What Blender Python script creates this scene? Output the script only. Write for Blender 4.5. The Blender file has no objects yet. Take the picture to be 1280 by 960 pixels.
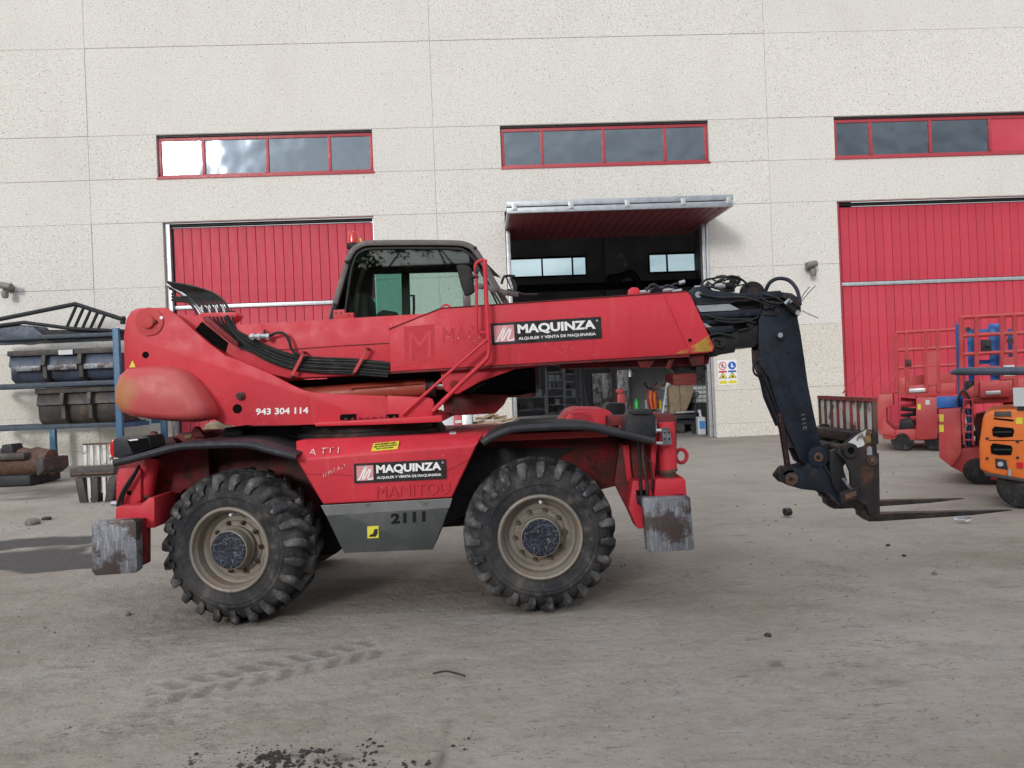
import bpy, bmesh, math, random
import numpy as np
from mathutils import Vector, Matrix
random.seed(4); np.random.seed(4)
SC = bpy.context.scene
R = math.radians

# ---------------------------------------------------------------- camera
FPX, ROLL, CAMH = 961.0, 0.0405, 1.85          # focal length in photo pixels, camera roll, eye height
cam = bpy.data.objects.new('camera', bpy.data.cameras.new('camera'))
SC.collection.objects.link(cam)
cam.data.sensor_width = 36.0
cam.data.lens = 36.0 * FPX / 1280.0
cam.data.clip_start = 0.05; cam.data.clip_end = 2000.0
cam.matrix_world = Matrix.Translation((0, 0, CAMH)) @ Matrix.Rotation(R(90), 4, 'X') @ Matrix.Rotation(-ROLL, 4, 'Z')
SC.camera = cam
cam['kind'] = 'helper'

# ---------------------------------------------------------------- sky and sun
SUN_EL, SUN_AZ = R(17), R(-22)     # azimuth measured from behind the camera, negative = to its left
sun_dir = Vector((math.sin(SUN_AZ) * math.cos(SUN_EL), -math.cos(SUN_AZ) * math.cos(SUN_EL), math.sin(SUN_EL)))
world = bpy.data.worlds.new('World'); SC.world = world
world.use_nodes = True
wn, wl = world.node_tree.nodes, world.node_tree.links
wn.clear()
w_out = wn.new('ShaderNodeOutputWorld'); w_bg = wn.new('ShaderNodeBackground')
w_bg.inputs['Strength'].default_value = 0.135
sky = wn.new('ShaderNodeTexSky'); sky.sky_type = 'NISHITA'; sky.sun_disc = False
sky.sun_elevation = SUN_EL; sky.sun_rotation = math.atan2(sun_dir.x, sun_dir.y)
sky.air_density = 1.2; sky.dust_density = 2.0
tc = wn.new('ShaderNodeTexCoord')
mp = wn.new('ShaderNodeMapping'); mp.inputs['Scale'].default_value = (1.6, 1.6, 4.0)
wl.new(tc.outputs['Generated'], mp.inputs['Vector'])
n1 = wn.new('ShaderNodeTexNoise'); n1.inputs['Scale'].default_value = 2.2; n1.inputs['Detail'].default_value = 9; n1.inputs['Roughness'].default_value = .6
wl.new(mp.outputs[0], n1.inputs['Vector'])
cr = wn.new('ShaderNodeValToRGB')
cr.color_ramp.elements[0].position = .34; cr.color_ramp.elements[0].color = (3.6, 4.0, 4.6, 1)
cr.color_ramp.elements[1].position = .66; cr.color_ramp.elements[1].color = (9.5, 9.6, 9.8, 1)
wl.new(n1.outputs[0], cr.inputs[0])
# brighter cloud where the low sun stands behind it
dotn = wn.new('ShaderNodeVectorMath'); dotn.operation = 'DOT_PRODUCT'; dotn.inputs[1].default_value = sun_dir
wl.new(tc.outputs['Generated'], dotn.inputs[0])
mx0 = wn.new('ShaderNodeMath'); mx0.operation = 'MAXIMUM'; mx0.inputs[1].default_value = 0.0
wl.new(dotn.outputs['Value'], mx0.inputs[0])
pw = wn.new('ShaderNodeMath'); pw.operation = 'POWER'; pw.inputs[1].default_value = 7.0
wl.new(mx0.outputs[0], pw.inputs[0])
gl = wn.new('ShaderNodeMath'); gl.operation = 'MULTIPLY_ADD'; gl.inputs[1].default_value = 1.3; gl.inputs[2].default_value = 0.85
wl.new(pw.outputs[0], gl.inputs[0])
pw2 = wn.new('ShaderNodeMath'); pw2.operation = 'POWER'; pw2.inputs[1].default_value = 110.0
wl.new(mx0.outputs[0], pw2.inputs[0])
gl2 = wn.new('ShaderNodeMath'); gl2.operation = 'MULTIPLY_ADD'; gl2.inputs[1].default_value = 5.0
wl.new(pw2.outputs[0], gl2.inputs[0]); wl.new(gl.outputs[0], gl2.inputs[2]); gl = gl2
gv = wn.new('ShaderNodeVectorMath'); gv.operation = 'SCALE'
# overcast sky: cloud is brighter overhead than at the horizon
sxyz = wn.new('ShaderNodeSeparateXYZ'); wl.new(tc.outputs['Generated'], sxyz.inputs[0])
zb_ = wn.new('ShaderNodeMapRange'); zb_.inputs['To Min'].default_value = .72; zb_.inputs['To Max'].default_value = 1.65
wl.new(sxyz.outputs['Z'], zb_.inputs['Value'])
gz_ = wn.new('ShaderNodeMath'); gz_.operation = 'MULTIPLY'; wl.new(gl.outputs[0], gz_.inputs[0]); wl.new(zb_.outputs[0], gz_.inputs[1])
wl.new(cr.outputs[0], gv.inputs[0]); wl.new(gz_.outputs[0], gv.inputs['Scale'])
cl = wn.new('ShaderNodeMix'); cl.data_type = 'RGBA'
n2 = wn.new('ShaderNodeTexNoise'); n2.inputs['Scale'].default_value = 1.4; n2.inputs['Detail'].default_value = 6
wl.new(mp.outputs[0], n2.inputs['Vector'])
mr = wn.new('ShaderNodeMapRange'); mr.inputs['From Min'].default_value = .35; mr.inputs['From Max'].default_value = .55
mr.inputs['To Min'].default_value = .78; mr.inputs['To Max'].default_value = 1.0
wl.new(n2.outputs[0], mr.inputs['Value'])
wl.new(mr.outputs[0], cl.inputs['Factor']); wl.new(sky.outputs[0], cl.inputs[6]); wl.new(gv.outputs[0], cl.inputs[7])
wl.new(cl.outputs[2], w_bg.inputs['Color']); wl.new(w_bg.outputs[0], w_out.inputs[0])
sun = bpy.data.objects.new('sun', bpy.data.lights.new('sun', 'SUN'))
SC.collection.objects.link(sun)
sun.data.energy = 1.35; sun.data.angle = R(10); sun.data.color = (1.0, .955, .90)
sun.rotation_euler = sun_dir.to_track_quat('Z', 'Y').to_euler()
SC.view_settings.view_transform = 'Standard'; SC.view_settings.look = 'None'
SC.view_settings.exposure = 0.0; SC.view_settings.gamma = 1.0
SC.cycles.max_bounces = 6; SC.cycles.transparent_max_bounces = 12
SC.cycles.caustics_reflective = False; SC.cycles.caustics_refractive = False

# ---------------------------------------------------------------- measuring: a photo point at a known distance -> a place
FA = 0.0
cR, sR = math.cos(ROLL), math.sin(ROLL)
def P(u, v, Y):
    dx, dy = u - 640.0, 480.0 - v
    x, z = dx * cR + dy * sR, -dx * sR + dy * cR
    if FA:                                       # things that stand turned: measured in their own turned frame
        x, y = x * math.cos(FA) - FPX * math.sin(FA), x * math.sin(FA) + FPX * math.cos(FA)
        return Vector((x * Y / y, Y, CAMH + z * Y / y))
    return Vector((x * Y / FPX, Y, CAMH + z * Y / FPX))
def PX(pts, Y):
    return [(p.x, p.z) for p in (P(u, v, Y) for u, v in pts)]
WYAW, WY0 = math.atan(.04), 23.0
wcos, wsin = math.cos(WYAW), math.sin(WYAW)
def W(u, v, depth=0.0):
    "photo point on the facade plane (pushed back by depth) -> (distance along the facade, height)"
    d = P(u, v, 1.0) - Vector((0, 0, CAMH))
    n = Vector((-wsin, wcos, 0)); o = Vector((0, WY0, CAMH)) + n * depth
    t = (o - Vector((0, 0, CAMH))).dot(n) / d.dot(n)
    p = Vector((0, 0, CAMH)) + d * t
    return ((p - Vector((0, WY0, 0))).dot(Vector((wcos, wsin, 0))), p.z)
def G(u, v):
    "photo point on the ground"
    p = P(u, v, 1.0); dz = CAMH - p.z
    t = CAMH / dz
    return (p.x * t, t)

# ---------------------------------------------------------------- mesh building
COL = SC.collection
class B:
    def __init__(s): s.v = []; s.f = []
    def add(s, vs, fs):
        o = len(s.v); s.v += [tuple(v) for v in vs]; s.f += [tuple(i + o for i in f) for f in fs]; return s
    def box(s, x0, x1, y0, y1, z0, z1):
        return s.add([(x, y, z) for x in (x0, x1) for y in (y0, y1) for z in (z0, z1)],
                     [(0, 1, 3, 2), (4, 6, 7, 5), (0, 4, 5, 1), (2, 3, 7, 6), (0, 2, 6, 4), (1, 5, 7, 3)])
    def obox(s, c, ax, ay, az):
        "box by centre and three half-axis vectors"
        c, ax, ay, az = map(Vector, (c, ax, ay, az))
        return s.add([c + ax * i + ay * j + az * k for i in (-1, 1) for j in (-1, 1) for k in (-1, 1)],
                     [(0, 1, 3, 2), (4, 6, 7, 5), (0, 4, 5, 1), (2, 3, 7, 6), (0, 2, 6, 4), (1, 5, 7, 3)])
    def prism(s, pts, y0, y1, dx=0, dz=0):
        "outline in X,Z pushed from y0 to y1"
        n = len(pts)
        return s.add([(x, y0, z) for x, z in pts] + [(x + dx, y1, z + dz) for x, z in pts],
                     [tuple(range(n)), tuple(range(2 * n - 1, n - 1, -1))] + [(i, i + n, (i + 1) % n + n, (i + 1) % n) for i in range(n)])
    def flat(s, pts3, th):
        "any flat outline in 3D pushed by the vector th"
        n = len(pts3); th = Vector(th)
        return s.add([Vector(p) for p in pts3] + [Vector(p) + th for p in pts3],
                     [tuple(range(n)), tuple(range(2 * n - 1, n - 1, -1))] + [(i, i + n, (i + 1) % n + n, (i + 1) % n) for i in range(n)])
    def band(s, path, t, y0, y1):
        "a strip of thickness t along a path in X,Z, pushed from y0 to y1"
        pts = [Vector(p) for p in path]; L, Rr = [], []
        for i, p in enumerate(pts):
            a = (p - pts[i - 1]).normalized() if i else None
            b = (pts[i + 1] - p).normalized() if i < len(pts) - 1 else None
            d = (a + b).normalized() if a and b else (a or b)
            n = Vector((-d.y, d.x)); k = t / 2
            if a and b: k /= max(.4, math.sqrt(max(.01, (1 + a.dot(b)) / 2)))
            L.append(p + n * k); Rr.append(p - n * k)
        m = len(pts); V = [(q.x, y, q.y) for y in (y0, y1) for q in L + Rr]
        F = [(0, m, 3 * m, 2 * m), (m - 1, 3 * m - 1, 4 * m - 1, 2 * m - 1)]
        for i in range(m - 1):
            for (a, b) in ((0, 0),):
                F += [(i, i + 1, m + i + 1, m + i), (2 * m + i, 3 * m + i, 3 * m + i + 1, 2 * m + i + 1),
                      (i, 2 * m + i, 2 * m + i + 1, i + 1), (m + i, m + i + 1, 3 * m + i + 1, 3 * m + i)]
        return s.add(V, F)
    def tube(s, pts, r, n=8, cap=True):
        pts = [Vector(p) for p in pts]; base = len(s.v); rs = r if isinstance(r, (list, tuple)) else [r] * len(pts)
        up = None; rings = []
        for i, p in enumerate(pts):
            d = (pts[min(i + 1, len(pts) - 1)] - pts[max(i - 1, 0)]).normalized()
            if up is None:
                up = Vector((0, 0, 1)) if abs(d.z) < .9 else Vector((1, 0, 0))
            x = d.cross(up).normalized(); up = x.cross(d).normalized()
            rings.append([p + (x * math.cos(2 * math.pi * k / n) + up * math.sin(2 * math.pi * k / n)) * rs[i] for k in range(n)])
        V = [q for rg in rings for q in rg]; F = []
        for i in range(len(pts) - 1):
            for k in range(n):
                F.append((i * n + k, i * n + (k + 1) % n, (i + 1) * n + (k + 1) % n, (i + 1) * n + k))
        if cap: F += [tuple(range(n - 1, -1, -1)), tuple(range(len(V) - n, len(V)))]
        return s.add(V, F)
    def cyl(s, p0, p1, r, n=20): return s.tube([p0, p1], r, n)
    def lathe(s, o, prof, n=32, ax=(0, 1, 0), closed=True):
        "prof = [(distance along ax, radius)]"
        o, ax = Vector(o), Vector(ax).normalized()
        e1 = ax.orthogonal().normalized(); e2 = ax.cross(e1)
        V, F, m = [], [], len(prof)
        for k in range(n):
            a = 2 * math.pi * k / n; d = e1 * math.cos(a) + e2 * math.sin(a)
            V += [o + ax * t + d * rr for t, rr in prof]
        for k in range(n):
            for i in range(m - 1):
                F.append((k * m + i, ((k + 1) % n) * m + i, ((k + 1) % n) * m + i + 1, k * m + i + 1))
            if closed: F.append((k * m + m - 1, ((k + 1) % n) * m + m - 1, ((k + 1) % n) * m, k * m))
        return s.add(V, F)
    def disc(s, o, r, th=.004, n=20, ax=(0, -1, 0)):
        o = Vector(o); return s.cyl(o, o + Vector(ax) * th, r, n)

def smooth(pts, k=6):
    "Catmull-Rom through the points"
    pts = [Vector(p) for p in pts]; out = []
    for i in range(len(pts) - 1):
        p0, p1, p2, p3 = pts[max(i - 1, 0)], pts[i], pts[i + 1], pts[min(i + 2, len(pts) - 1)]
        for j in range(k):
            t = j / k
            out.append(.5 * ((2 * p1) + (p2 - p0) * t + (2 * p0 - 5 * p1 + 4 * p2 - p3) * t * t + (3 * p1 - p0 - 3 * p2 + p3) * t ** 3))
    return out + [pts[-1]]

WM = {}
def wmat(o): return WM.get(o.name, Matrix.Identity(4)) if o else Matrix.Identity(4)
def link(o, parent=None, local=Matrix.Identity(4)):
    COL.objects.link(o)
    if parent: o.parent = parent
    WM[o.name] = wmat(parent) @ local
    return o
def tag(o, label=None, cat=None, group=None, kind=None):
    for k, v in (('label', label), ('category', cat), ('group', group), ('kind', kind)):
        if v: o[k] = v
    return o
def thing(name, label, cat, loc=(0, 0, 0), rz=0, group=None, kind=None):
    o = bpy.data.objects.new(name, None); o.empty_display_size = .2
    o.location = loc; o.rotation_euler = (0, 0, rz)
    link(o, None, Matrix.Translation(loc) @ Matrix.Rotation(rz, 4, 'Z'))
    return tag(o, label, cat, group, kind)
def mesh_of(name, b, mat, bevel=0, seg=2, ang=35, smoothing=True, inv=None, fix=True):
    me = bpy.data.meshes.new(name)
    bm = bmesh.new()
    vs = [bm.verts.new(v) for v in b.v]
    for f in b.f:
        try: bm.faces.new([vs[i] for i in f])
        except ValueError: pass
    if fix: bmesh.ops.recalc_face_normals(bm, faces=bm.faces)
    if bevel:
        es = [e for e in bm.edges if len(e.link_faces) == 2 and e.calc_face_angle(0) > R(28)]
        bmesh.ops.bevel(bm, geom=es, offset=bevel, segments=seg, profile=.6, affect='EDGES', clamp_overlap=True)
    if inv is not None: bm.transform(inv)
    bm.to_mesh(me); bm.free()
    if smoothing:
        me.polygons.foreach_set('use_smooth', [True] * len(me.polygons))
        me.set_sharp_from_angle(angle=R(ang))
    me.materials.append(mat)
    return me
def obj(name, b, mat, parent=None, bevel=0, seg=2, ang=35, **kw):
    "b is in world coordinates; the mesh is stored in the frame of its parent"
    me = mesh_of(name, b, mat, bevel, seg, ang, inv=wmat(parent).inverted(), **kw)
    o = bpy.data.objects.new(name, me); link(o, parent)
    return o
def obl(name, b, mat, parent=None, bevel=0, local=Matrix.Identity(4), **kw):
    "b is already in the frame of the parent"
    me = b if isinstance(b, bpy.types.Mesh) else mesh_of(name, b, mat, bevel, **kw)
    o = bpy.data.objects.new(name, me); o.matrix_local = local; link(o, parent, local); return o
def copy_tree(o, parent=None):
    c = o.copy(); COL.objects.link(c)
    if parent: c.parent = parent
    for ch in list(o.children): copy_tree(ch, c)
    return c

# ---------------------------------------------------------------- materials
def nd(nt, t, **kw):
    n = nt.nodes.new(t)
    for k, v in kw.items():
        if k in n.inputs: n.inputs[k].default_value = v
        else: setattr(n, k, v)
    return n
def pm(name, base, rough=.5, metal=0.0, var=.12, vs=2.0, bump=.12, bs=60, layers=(), coat=0.0, rvar=.12, emit=None, bump2=None, spec=.5, rnd=0):
    "layers: (colour, scale, lo, hi, amount, stretch xyz or None)"
    m = bpy.data.materials.new(name); m.use_nodes = True; nt = m.node_tree
    bs_ = nt.nodes['Principled BSDF']; L = nt.links
    co = nd(nt, 'ShaderNodeTexCoord')
    def noise(scale, detail=4, st=None, rot=None, rg=.55):
        n = nd(nt, 'ShaderNodeTexNoise'); n.inputs['Scale'].default_value = scale; n.inputs['Detail'].default_value = detail; n.inputs['Roughness'].default_value = rg
        if st:
            mpp = nd(nt, 'ShaderNodeMapping'); mpp.inputs['Scale'].default_value = st
            if rot: mpp.inputs['Rotation'].default_value = rot
            L.new(co.outputs['Object'], mpp.inputs['Vector']); L.new(mpp.outputs[0], n.inputs['Vector'])
        else: L.new(co.outputs['Object'], n.inputs['Vector'])
        return n
    n0 = noise(vs, 5)
    mr = nd(nt, 'ShaderNodeMapRange'); mr.inputs[1].default_value = .3; mr.inputs[2].default_value = .7
    mr.inputs[3].default_value = 1 - var; mr.inputs[4].default_value = 1 + var
    L.new(n0.outputs[0], mr.inputs[0])
    sc_ = nd(nt, 'ShaderNodeVectorMath', operation='SCALE'); sc_.inputs[0].default_value = base[:3]
    if rnd:                                            # each piece a touch lighter or darker than the next
        oi = nd(nt, 'ShaderNodeObjectInfo'); ro_ = nd(nt, 'ShaderNodeMapRange'); ro_.inputs[3].default_value = 1 - rnd; ro_.inputs[4].default_value = 1 + rnd
        L.new(oi.outputs['Random'], ro_.inputs[0]); mm = nd(nt, 'ShaderNodeMath', operation='MULTIPLY'); L.new(mr.outputs[0], mm.inputs[0]); L.new(ro_.outputs[0], mm.inputs[1]); mr = mm
    L.new(mr.outputs[0], sc_.inputs['Scale'])
    cur = sc_.outputs[0]
    for ly in layers:
        colr, scale, lo, hi, amt = ly[:5]; st = ly[5] if len(ly) > 5 else None
        n = noise(scale, 6, st, rg=.62)
        q = nd(nt, 'ShaderNodeMapRange'); q.inputs[1].default_value = lo; q.inputs[2].default_value = hi; q.inputs[4].default_value = amt
        if len(ly) > 6:                                # thin wandering lines: lo = level, hi = half width
            n.inputs['Detail'].default_value = ly[6]
            s1 = nd(nt, 'ShaderNodeMath', operation='SUBTRACT'); s1.inputs[1].default_value = lo; L.new(n.outputs[0], s1.inputs[0])
            s2 = nd(nt, 'ShaderNodeMath', operation='ABSOLUTE'); L.new(s1.outputs[0], s2.inputs[0])
            q.inputs[1].default_value = 0; q.inputs[2].default_value = hi; q.inputs[3].default_value = amt; q.inputs[4].default_value = 0
            if len(ly) > 7:                            # broken up by patches
                nb_ = noise(ly[7], 3); qb = nd(nt, 'ShaderNodeMapRange'); qb.inputs[1].default_value = .5; qb.inputs[2].default_value = .6; L.new(nb_.outputs[0], qb.inputs[0])
                ml = nd(nt, 'ShaderNodeMath', operation='MULTIPLY'); L.new(s2.outputs[0], q.inputs[0]); L.new(q.outputs[0], ml.inputs[0]); L.new(qb.outputs[0], ml.inputs[1]); q = ml
            else: L.new(s2.outputs[0], q.inputs[0])
        else: L.new(n.outputs[0], q.inputs[0])
        mx = nd(nt, 'ShaderNodeMix', data_type='RGBA'); mx.inputs[7].default_value = (*colr[:3], 1)
        L.new(q.outputs[0], mx.inputs['Factor']); L.new(cur, mx.inputs[6]); cur = mx.outputs[2]
    L.new(cur, bs_.inputs['Base Color'])
    nr = noise(vs * 5, 4)
    q = nd(nt, 'ShaderNodeMapRange'); q.inputs[1].default_value = .3; q.inputs[2].default_value = .7
    q.inputs[3].default_value = max(0.03, rough - rvar); q.inputs[4].default_value = min(1, rough + rvar)
    L.new(nr.outputs[0], q.inputs[0]); L.new(q.outputs[0], bs_.inputs['Roughness'])
    bs_.inputs['Metallic'].default_value = metal; bs_.inputs['Specular IOR Level'].default_value = spec
    if coat: bs_.inputs['Coat Weight'].default_value = coat; bs_.inputs['Coat Roughness'].default_value = .2
    if bump:
        nb = noise(bs, 5)
        bb = nd(nt, 'ShaderNodeBump'); bb.inputs['Strength'].default_value = bump; bb.inputs['Distance'].default_value = .01
        L.new(nb.outputs[0], bb.inputs['Height'])
        if bump2:
            n3 = noise(bump2[0], 3, bump2[2] if len(bump2) > 2 else None); b3 = nd(nt, 'ShaderNodeBump'); b3.inputs['Strength'].default_value = bump2[1]; b3.inputs['Distance'].default_value = .03
            L.new(n3.outputs[0], b3.inputs['Height']); L.new(b3.outputs[0], bb.inputs['Normal'])
        L.new(bb.outputs[0], bs_.inputs['Normal'])
    if emit:
        bs_.inputs['Emission Color'].default_value = (*emit[0], 1); bs_.inputs['Emission Strength'].default_value = emit[1]
    return m
def glass(name, tint, body=(.02, .025, .03), solid=0.0, rough=.02, refl=1.0, wobble=0, gcol=(1, 1, 1)):
    "thin sheet glass: tinted see-through, Fresnel reflection, optionally a dirty film"
    m = bpy.data.materials.new(name); m.use_nodes = True; nt = m.node_tree; nt.nodes.clear(); L = nt.links
    out = nd(nt, 'ShaderNodeOutputMaterial'); tr = nd(nt, 'ShaderNodeBsdfTransparent'); tr.inputs[0].default_value = (*tint, 1)
    gs = nd(nt, 'ShaderNodeBsdfGlossy'); gs.inputs['Roughness'].default_value = rough; gs.inputs[0].default_value = (*gcol, 1)
    fr = nd(nt, 'ShaderNodeFresnel'); fr.inputs[0].default_value = 1.55
    fm = nd(nt, 'ShaderNodeMath', operation='MULTIPLY'); fm.inputs[1].default_value = refl; L.new(fr.outputs[0], fm.inputs[0])
    df = nd(nt, 'ShaderNodeBsdfDiffuse'); df.inputs[0].default_value = (*body, 1)
    co = nd(nt, 'ShaderNodeTexCoord'); n = nd(nt, 'ShaderNodeTexNoise'); n.inputs['Scale'].default_value = 3; n.inputs['Detail'].default_value = 6
    L.new(co.outputs['Object'], n.inputs['Vector'])
    q = nd(nt, 'ShaderNodeMapRange'); q.inputs[1].default_value = .3; q.inputs[2].default_value = .7; q.inputs[3].default_value = solid * .6; q.inputs[4].default_value = min(1, solid * 1.4)
    L.new(n.outputs[0], q.inputs[0])
    m1 = nd(nt, 'ShaderNodeMixShader'); L.new(q.outputs[0], m1.inputs[0]); L.new(tr.outputs[0], m1.inputs[1]); L.new(df.outputs[0], m1.inputs[2])
    m2 = nd(nt, 'ShaderNodeMixShader'); L.new(fm.outputs[0], m2.inputs[0]); L.new(m1.outputs[0], m2.inputs[1]); L.new(gs.outputs[0], m2.inputs[2])
    L.new(m2.outputs[0], out.inputs[0])
    if wobble:
        n5 = nd(nt, 'ShaderNodeTexNoise'); n5.inputs['Scale'].default_value = 1.3; n5.inputs['Detail'].default_value = 1
        L.new(co.outputs['Object'], n5.inputs['Vector']); bp = nd(nt, 'ShaderNodeBump'); bp.inputs['Strength'].default_value = .35; bp.inputs['Distance'].default_value = .05
        L.new(n5.outputs[0], bp.inputs['Height']); L.new(bp.outputs[0], gs.inputs['Normal'])
    return m
M = {}
RUST = (.10, .040, .018); DUST = (.30, .25, .20)
M['red'] = pm('machine_red_paint', (.53, .030, .047), .50, var=.10, vs=1.3, bump=.05, bs=90, coat=.0, spec=.32, bump2=(2.2, .10),
              layers=[((.52, .085, .09), 1.1, .50, .80, .45), ((.30, .02, .022), 3.5, .56, .72, .40, (2.2, 2.2, .35)), ((.52, .12, .11), 5, .60, .72, .35, (2.5, 2.5, .3)), ((.20, .10, .07), 24, .68, .73, .6),
                      ((.70, .40, .38), 5.0, .5, .0022, .55, None, 2, 2.3), ((.20, .03, .03), 3.1, .47, .003, .45, (1, 1, .5), 2, 1.7), ((.75, .45, .42), 70, .715, .74, .7)])
M['redfade'] = pm('faded_red_paint', (.46, .040, .045), .58, var=.10, vs=1.2, bump=.06, bs=60, spec=.3,
                  layers=[((.50, .12, .11), 1.8, .45, .8, .6), ((.28, .09, .05), 4, .60, .72, .5), ((.16, .09, .06), 28, .67, .73, .65), ((.70, .40, .38), 6, .5, .0025, .5, None, 2, 2.6)])
M['reddark'] = pm('shaded_grimy_red_paint', (.19, .012, .017), spec=.28, rough=.55, var=.2, vs=4, bump=.15, bs=50,  # grime blotches over a red darkened to stand for shade on undersides and wheel wells
                  layers=[((.045, .022, .018), 3, .42, .62, .9), ((.02, .014, .014), 9, .52, .66, .85)])
M['orangered'] = pm('sun_bleached_cylinder_paint', (.42, .075, .045), .5, layers=[((.12, .06, .04), 8, .6, .7, .6)])
M['blue'] = pm('navy_boom_paint', (.0095, .015, .027), .46, var=.25, vs=3, bump=.12, bs=50, spec=.3,
               layers=[((.005, .006, .008), 3, .48, .62, .8), ((.045, .052, .06), 5, .58, .74, .35), ((.12, .13, .14), 50, .665, .70, .7), ((.06, .035, .02), 9, .64, .72, .6), ((.14, .15, .16), 6, .5, .0022, .6, None, 2, 2.6)])
M['black'] = pm('greasy_black_steel', (.014, .014, .016), spec=.28, rough=.45, var=.3, vs=6, bump=.2, bs=40,
                layers=[((.05, .03, .02), 7, .58, .7, .6), ((.16, .16, .16), 40, .70, .74, .5)])
M['blackrust'] = pm('black_steel_with_rust', (.022, .020, .020), spec=.28, rough=.55, var=.3, vs=5, bump=.3, bs=40,
                    layers=[((.10, .045, .025), 6, .52, .66, .75), ((.20, .19, .18), 45, .69, .73, .5)])
M['plastic'] = pm('black_fender_plastic', (.020, .022, .027), spec=.28, rough=.46, var=.2, vs=5, bump=.10, bs=120,
                  layers=[((.10, .09, .085), 3, .5, .75, .35), ((.11, .105, .10), 14, .62, .72, .4)])
M['rubber'] = pm('dusty_tyre_rubber', (.020, .021, .024), spec=.28, rough=.78, var=.25, vs=6, bump=.2, bs=60,
                 layers=[((.11, .10, .092), 2.2, .44, .68, .5), ((.15, .135, .12), 9, .54, .72, .5), ((.20, .18, .16), 40, .62, .70, .5)])
M['rubber2'] = pm('tread_rubber', (.026, .028, .032), spec=.28, rough=.72, var=.3, vs=8, bump=.25, bs=60,
                  layers=[((.15, .145, .138), 4, .42, .62, .62), ((.20, .19, .175), 16, .56, .68, .6)])
M['rim'] = pm('dusty_steel_rim', (.22, .195, .165), .55, .15, var=.15, vs=5, bump=.15, bs=60,
              layers=[((.22, .13, .075), 6, .5, .7, .6), ((.08, .07, .06), 14, .6, .72, .6), ((.34, .32, .29), 9, .62, .75, .5)])
M['hub'] = pm('scratched_navy_hub', (.007, .010, .021), .45, var=.3, vs=9, bump=.3, bs=80, spec=.35,
              layers=[((.26, .28, .31), 17, .5, .010, .8, None, 1), ((.22, .24, .28), 25, .46, .010, .7, (1, 1, .4), 1), ((.20, .22, .25), 21, .54, .009, .6, (.4, 1, 1), 1), ((.20, .22, .25), 60, .64, .69, .7), ((.20, .13, .08), 7, .66, .72, .7)])
M['bolt'] = pm('rusty_bolt', (.13, .085, .055), .6, .3, bump=.3, layers=[((.05, .04, .035), 20, .5, .6, .6)])
M['padsteel'] = pm('worn_grey_pad_steel', (.16, .17, .19), .45, .25, var=.2, vs=5, bump=.3, bs=50,
                   layers=[((.36, .38, .42), 60, .50, .62, .55, (1, 1, .10)), ((.07, .075, .085), 45, .56, .64, .6, (1, 1, .12)), ((.050, .032, .028), 2.6, .50, .56, .92), ((.12, .07, .05), 5, .62, .70, .5)])
M['bellylight'] = pm('belly_lip_grey', (.21, .22, .22), .5, .2, var=.2, vs=4, bump=.1, layers=[((.09, .05, .03), 9, .60, .7, .6)])
M['bellysteel'] = pm('belly_plate_grey', (.050, .056, .057), .5, .1, var=.2, vs=2.5, bump=.1, bs=30,
                     layers=[((.10, .09, .075), 4, .5, .7, .6), ((.20, .20, .19), 60, .70, .73, .5, (.2, 1, 1))])
M['galv'] = pm('galvanised_steel', (.46, .48, .50), .4, .6, var=.15, vs=8, bump=.08)
M['alu'] = pm('dull_aluminium', (.34, .37, .40), .42, .5, var=.15, vs=6, bump=.08)
M['chrome'] = pm('chrome_rod', (.72, .72, .72), .2, .9, var=.1, vs=8, bump=.03)
M['rodred'] = pm('oily_rod', (.06, .035, .04), .22, .7, var=.2, vs=8, bump=.03)
M['cabgrey'] = pm('cab_frame_grey_brown', (.085, .075, .075), .5, var=.15, vs=4, bump=.08, layers=[((.16, .14, .13), 5, .55, .7, .4)])
M['hose'] = pm('hydraulic_hose_rubber', (.016, .017, .017), spec=.28, rough=.42, var=.3, vs=12, bump=.15, layers=[((.07, .065, .055), 9, .58, .7, .5)])
M['dark'] = pm('unlit_black', (.004, .004, .004), .9, bump=0, spec=.1)
M['interior'] = pm('cab_trim_black', (.014, .015, .016), spec=.28, rough=.6, bump=.1)
M['white'] = pm('white_vinyl', (.78, .77, .76), .45, var=.05, bump=.02, layers=[((.35, .2, .2), 30, .72, .76, .5)])
M['stickblack'] = pm('black_vinyl', (.010, .010, .013), .35, var=.1, bump=.02)
M['pink'] = pm('faded_pink_vinyl', (.60, .25, .27), .45, var=.08, vs=12, bump=.02)
M['yellow'] = pm('yellow_vinyl', (.62, .56, .04), .45, var=.05, bump=.02)
M['yellowworn'] = pm('old_yellow_primer', (.36, .20, .02), .6, var=.3, vs=8, bump=.3, layers=[((.45, .03, .035), 7, .50, .56, .9), ((.06, .03, .02), 12, .6, .66, .7)])
M['ghost'] = pm('less_faded_red', (.46, .021, .034), .5, spec=.32, var=.1, bump=.04)
M['ghostchip'] = pm('chipped_sticker_remains', (.45, .021, .034), .5, spec=.32, var=.1, bump=.1, layers=[((.75, .50, .48), 55, .60, .63, .8)])
M['chalk'] = pm('chalk_scratch', (.72, .60, .60), .7, var=.1, bump=0, layers=[((.50, .03, .04), 40, .50, .54, .95)])
M['stencil'] = pm('black_stencil_paint', (.006, .006, .007), .7, bump=0, spec=.2, layers=[((.05, .056, .056), 30, .63, .67, .9)])
M['stenciltan'] = pm('tan_stencil_paint', (.17, .13, .10), .5, bump=0, layers=[((.016, .026, .045), 35, .52, .58, .9)])
M['lensred'] = pm('red_lamp_lens', (.55, .008, .012), .12, var=.1, bump=.02, coat=.6)
M['lenswhite'] = pm('clear_lamp_lens', (.5, .5, .52), .12, .3, bump=.02, coat=.6)
M['cabglass'] = glass('green_tinted_cab_glass', (.83, .89, .84), solid=.0, refl=1.0)
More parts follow.
